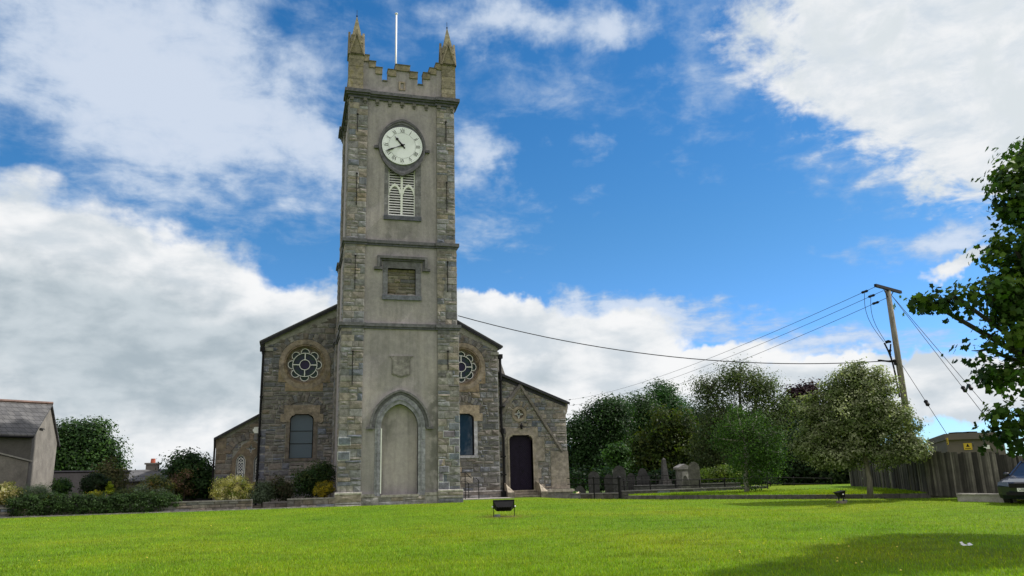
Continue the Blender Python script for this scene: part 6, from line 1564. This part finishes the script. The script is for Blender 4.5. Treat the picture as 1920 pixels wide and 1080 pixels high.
g.add([(i0[0], i0[1], -1), (i1[0], i1[1], -1), (i1[0], i1[1], e1[2]-.02), (i0[0], i0[1], e0[2]-.02)]+[(p[0]+bk[0]*1.9, p[1]+bk[1]*1.9, z) for p, z in ((i0, -1), (i1, -1), (i1, e1[2]-.02), (i0, e0[2]-.02))], [(0, 1, 2, 3), (0, 3, 7, 4), (1, 5, 6, 2), (4, 7, 6, 5)]); obj('wall', g, HB, root)
g = G(); cp = atD(285, 890, 51.5); k = 51.5*1.03/F_PX; zt = atD(285, 871, 51.5)[2]; g.box(cp[0]-9*k, cp[0]+9*k, cp[1]-.3, cp[1]+.3, cp[2]-1, zt, (.9, .8, .8)); g.box(cp[0]-11*k, cp[0]+11*k, cp[1]-.38, cp[1]+.38, zt, zt+.09, (.35, .33, .35)); ch_ = obj('chimney', g, HB, root)
g = G(); g.cone(cp[0], cp[1], zt+.09, zt+.34, .14, .12, 10); obj('chimney_pot', g, m_plain('terracotta', (.42, .10, .06), .8, .15, 4, .1), ch_)
# ================================================================== CAR
def car():
    ang = R(205)                                      # heading (direction the bonnet points), measured from +X
    c = atD(1930, 944, 30.8); c[2] = gz(c[0], c[1])-.04
    root = thing('parked_car', 'dark blue car with a white number plate at the right edge of the photo', 'car', (float(c[0]), float(c[1]), float(c[2])))
    hx, hy = math.cos(ang), math.sin(ang)
    root.rotation_euler = (0, 0, ang)
    # local frame: x forward (nose at 0), y left, z up
    def part(nm, gg, mm, par=None, smooth=False):
        o = obj(nm, gg, mm, smooth=smooth); o.parent = par or root; return o
    PAINT = m_plain('dark_blue_car_paint', (.008, .012, .028), .3, .05, 2, 0., .0, coat=.6)
    RUBR = m_plain('tyre_rubber', (.02, .02, .02), .85, .2, 6, .2); ALLOY = m_plain('alloy', (.35, .35, .37), .35, .1, 5, 0., 1.); LAMP = m_glass('headlight_glass', (.10, .12, .15), .1, .3)
    prof = [(0.0, .35), (.04, .62), (-.10, .76), (-.5, .86), (-1.25, .95), (-4.0, .98), (-4.45, .92), (-4.55, .55), (-4.5, .28), (-.1, .22)]
    W_ = .91
    st = [(-1., .90), (-.86, 1.), (-.4, 1.0), (.4, 1.0), (.86, 1.), (1., .90)]
    g = G(); n = len(prof); vs = []
    for (yy, k) in st:
        nose = .22*abs(yy)**2.5
        for (x, z) in prof:
            xx = x-nose*(1 if x > -1 else 0)+(.08*abs(yy)**3 if x < -4 else 0); zz = .62+(z-.62)*(k if z > .6 else (1 if k == 1 else .92)); vs.append((xx, yy*W_, zz))
    fs = [(i*n+j, i*n+(j+1) % n, (i+1)*n+(j+1) % n, (i+1)*n+j) for i in range(len(st)-1) for j in range(n)]+[tuple(range(n))[::-1], tuple(range((len(st)-1)*n, len(st)*n))]
    g.add(vs, fs); part('body', g, PAINT)
    gh = [(-1.2, .94), (-1.95, 1.38), (-2.3, 1.46), (-3.3, 1.44), (-4.2, 1.0)]
    g = G(); vs = []
    for yy in (-1, 1):
        for (x, z) in gh: vs.append((x, yy*(.80 if z < 1.1 else .60), z))
    m = len(gh); fs = [(j, j+1, m+j+1, m+j) for j in range(m-1)]+[tuple(range(m))[::-1], tuple(range(m, 2*m)), (0, m, 2*m-1, m-1)]
    g.add(vs, fs); part('cabin_glass', g, GLASSB)
    g = G(); g.add([(-1.95, -.62, 1.385), (-1.95, .62, 1.385), (-3.35, .62, 1.46), (-3.35, -.62, 1.46), (-1.95, -.62, 1.43), (-1.95, .62, 1.43), (-3.35, .62, 1.50), (-3.35, -.62, 1.50)], [(0, 3, 2, 1), (4, 5, 6, 7), (0, 1, 5, 4), (1, 2, 6, 5), (2, 3, 7, 6), (3, 0, 4, 7)])
    for sy in (-1, 1): g.bar((-1.2, sy*.80, .95), (-1.97, sy*.61, 1.41), .05, .05)
    part('roof', g, PAINT)
    for sy in (-1, 1):
        for x in (-.85, -3.6):
            g = G(); g.tube([(x, sy*.72, .32), (x, sy*.92, .32)], .32, 20); w_ = part('wheel', g, RUBR)
            g = G(); g.tube([(x, sy*.90, .32), (x, sy*.925, .32)], .21, 12); o = obj('rim', g, ALLOY); o.parent = w_
        g = G(); g.add([(-.02, sy*.52, .62), (-.20, sy*.86, .66), (-.30, sy*.88, .76), (-.12, sy*.55, .75), (.02, sy*.52, .62), (-.16, sy*.875, .66), (-.26, sy*.90, .76), (-.08, sy*.55, .75)], [(4, 5, 6, 7), (0, 1, 5, 4), (1, 2, 6, 5), (2, 3, 7, 6), (3, 0, 4, 7)]); part('headlight', g, LAMP)
        g = G(); g.sphere((-1.45, sy*.98, 1.0), .1, 6, sc=(.6, 1, .7)); part('wing_mirror', g, PAINT, smooth=True)
    g = G(); g.box(.02, .045, -.48, .48, .58, .72); g.box(-.02, .04, -.6, .6, .34, .44)
    for i in range(6): g.box(.04, .05, -.45+.18*i-.01, -.45+.18*i+.01, .58, .72)
    part('grille', g, BLACK)
    g = G(); g.box(.045, .062, -.26, .26, .46, .57); pl = part('number_plate', g, WHITEP)
    cu = bpy.data.curves.new('plate_text', 'FONT'); cu.body = 'UIB 6000'; cu.size = .115; cu.align_x = 'CENTER'; cu.align_y = 'CENTER'; cu.extrude = .001
    to = bpy.data.objects.new('plate_text', cu); COL.objects.link(to); dg = bpy.context.evaluated_depsgraph_get(); me = bpy.data.meshes.new_from_object(to.evaluated_get(dg)); bpy.data.objects.remove(to)
    lt = bpy.data.objects.new('lettering', me); COL.objects.link(lt); me.materials.clear(); me.materials.append(BLACK); lt.parent = pl; lt.location = (.0645, 0, .515); lt.rotation_euler = (R(90), 0, R(90))
    return root
car()
# white scrap and lawn flowers
p = GH(1815, 1026); g = G(); rn = random.Random(3)
for (dx, dy, w, h) in ((-.10, 0, .03, .07), (-.05, .02, .05, .025), (.03, -.01, .04, .018), (.09, .02, .035, .04)):
    g.add([(p[0]+dx-w, p[1]+dy-.03, p[2]+.03), (p[0]+dx+w, p[1]+dy-.02, p[2]+.035), (p[0]+dx+w*.8, p[1]+dy+.04, p[2]+.03+h), (p[0]+dx-w*.9, p[1]+dy+.05, p[2]+.02+h)], [(0, 1, 2, 3)])
tag(obj('paper_scrap', g, WHITEP, loc=tuple(map(float, p))), 'torn white scrap of paper lying on the shaded lawn at lower right', 'litter')
YF = m_plain('buttercup_yellow', (.75, .62, .08), .5, .1, 5, 0.)
fl = None
for (px, py) in ((1540, 1016), (1573, 1027), (1592, 1031), (1387, 1040), (1388, 1043), (1571, 1054), (1571, 1060), (1617, 1062), (1606, 1064), (1690, 1078), (1683, 1032), (1530, 941), (1551, 938), (1571, 940), (90, 978), (72, 1058), (275, 1052), (395, 990), (462, 995), (1730, 955)):
    q = GH(px, py)
    if fl is None:
        fl = thing('buttercup', 'tiny yellow wildflower in the mown lawn', 'wildflower', tuple(map(float, q)), 'yellow wildflowers dotted over the lawn'); fr_ = fl
        g = G(); g.tube([(0, 0, -.02), (0, 0, .06)], .003, 4); so_ = obj('stem', g, mat('stem_green', lambda t, o: principled(t, o, **{'Base Color': (.08, .16, .02, 1)}))); so_.parent = fl
        g = G(); g.sphere((0, 0, .065), .016, 5, sc=(1, 1, .6)); b_ = obj('bloom', g, YF); b_.parent = fl
    else:
        r_ = fl.copy(); COL.objects.link(r_); r_.location = tuple(map(float, q))
        for ch in list(fl.children): c_ = ch.copy(); COL.objects.link(c_); c_.parent = r_
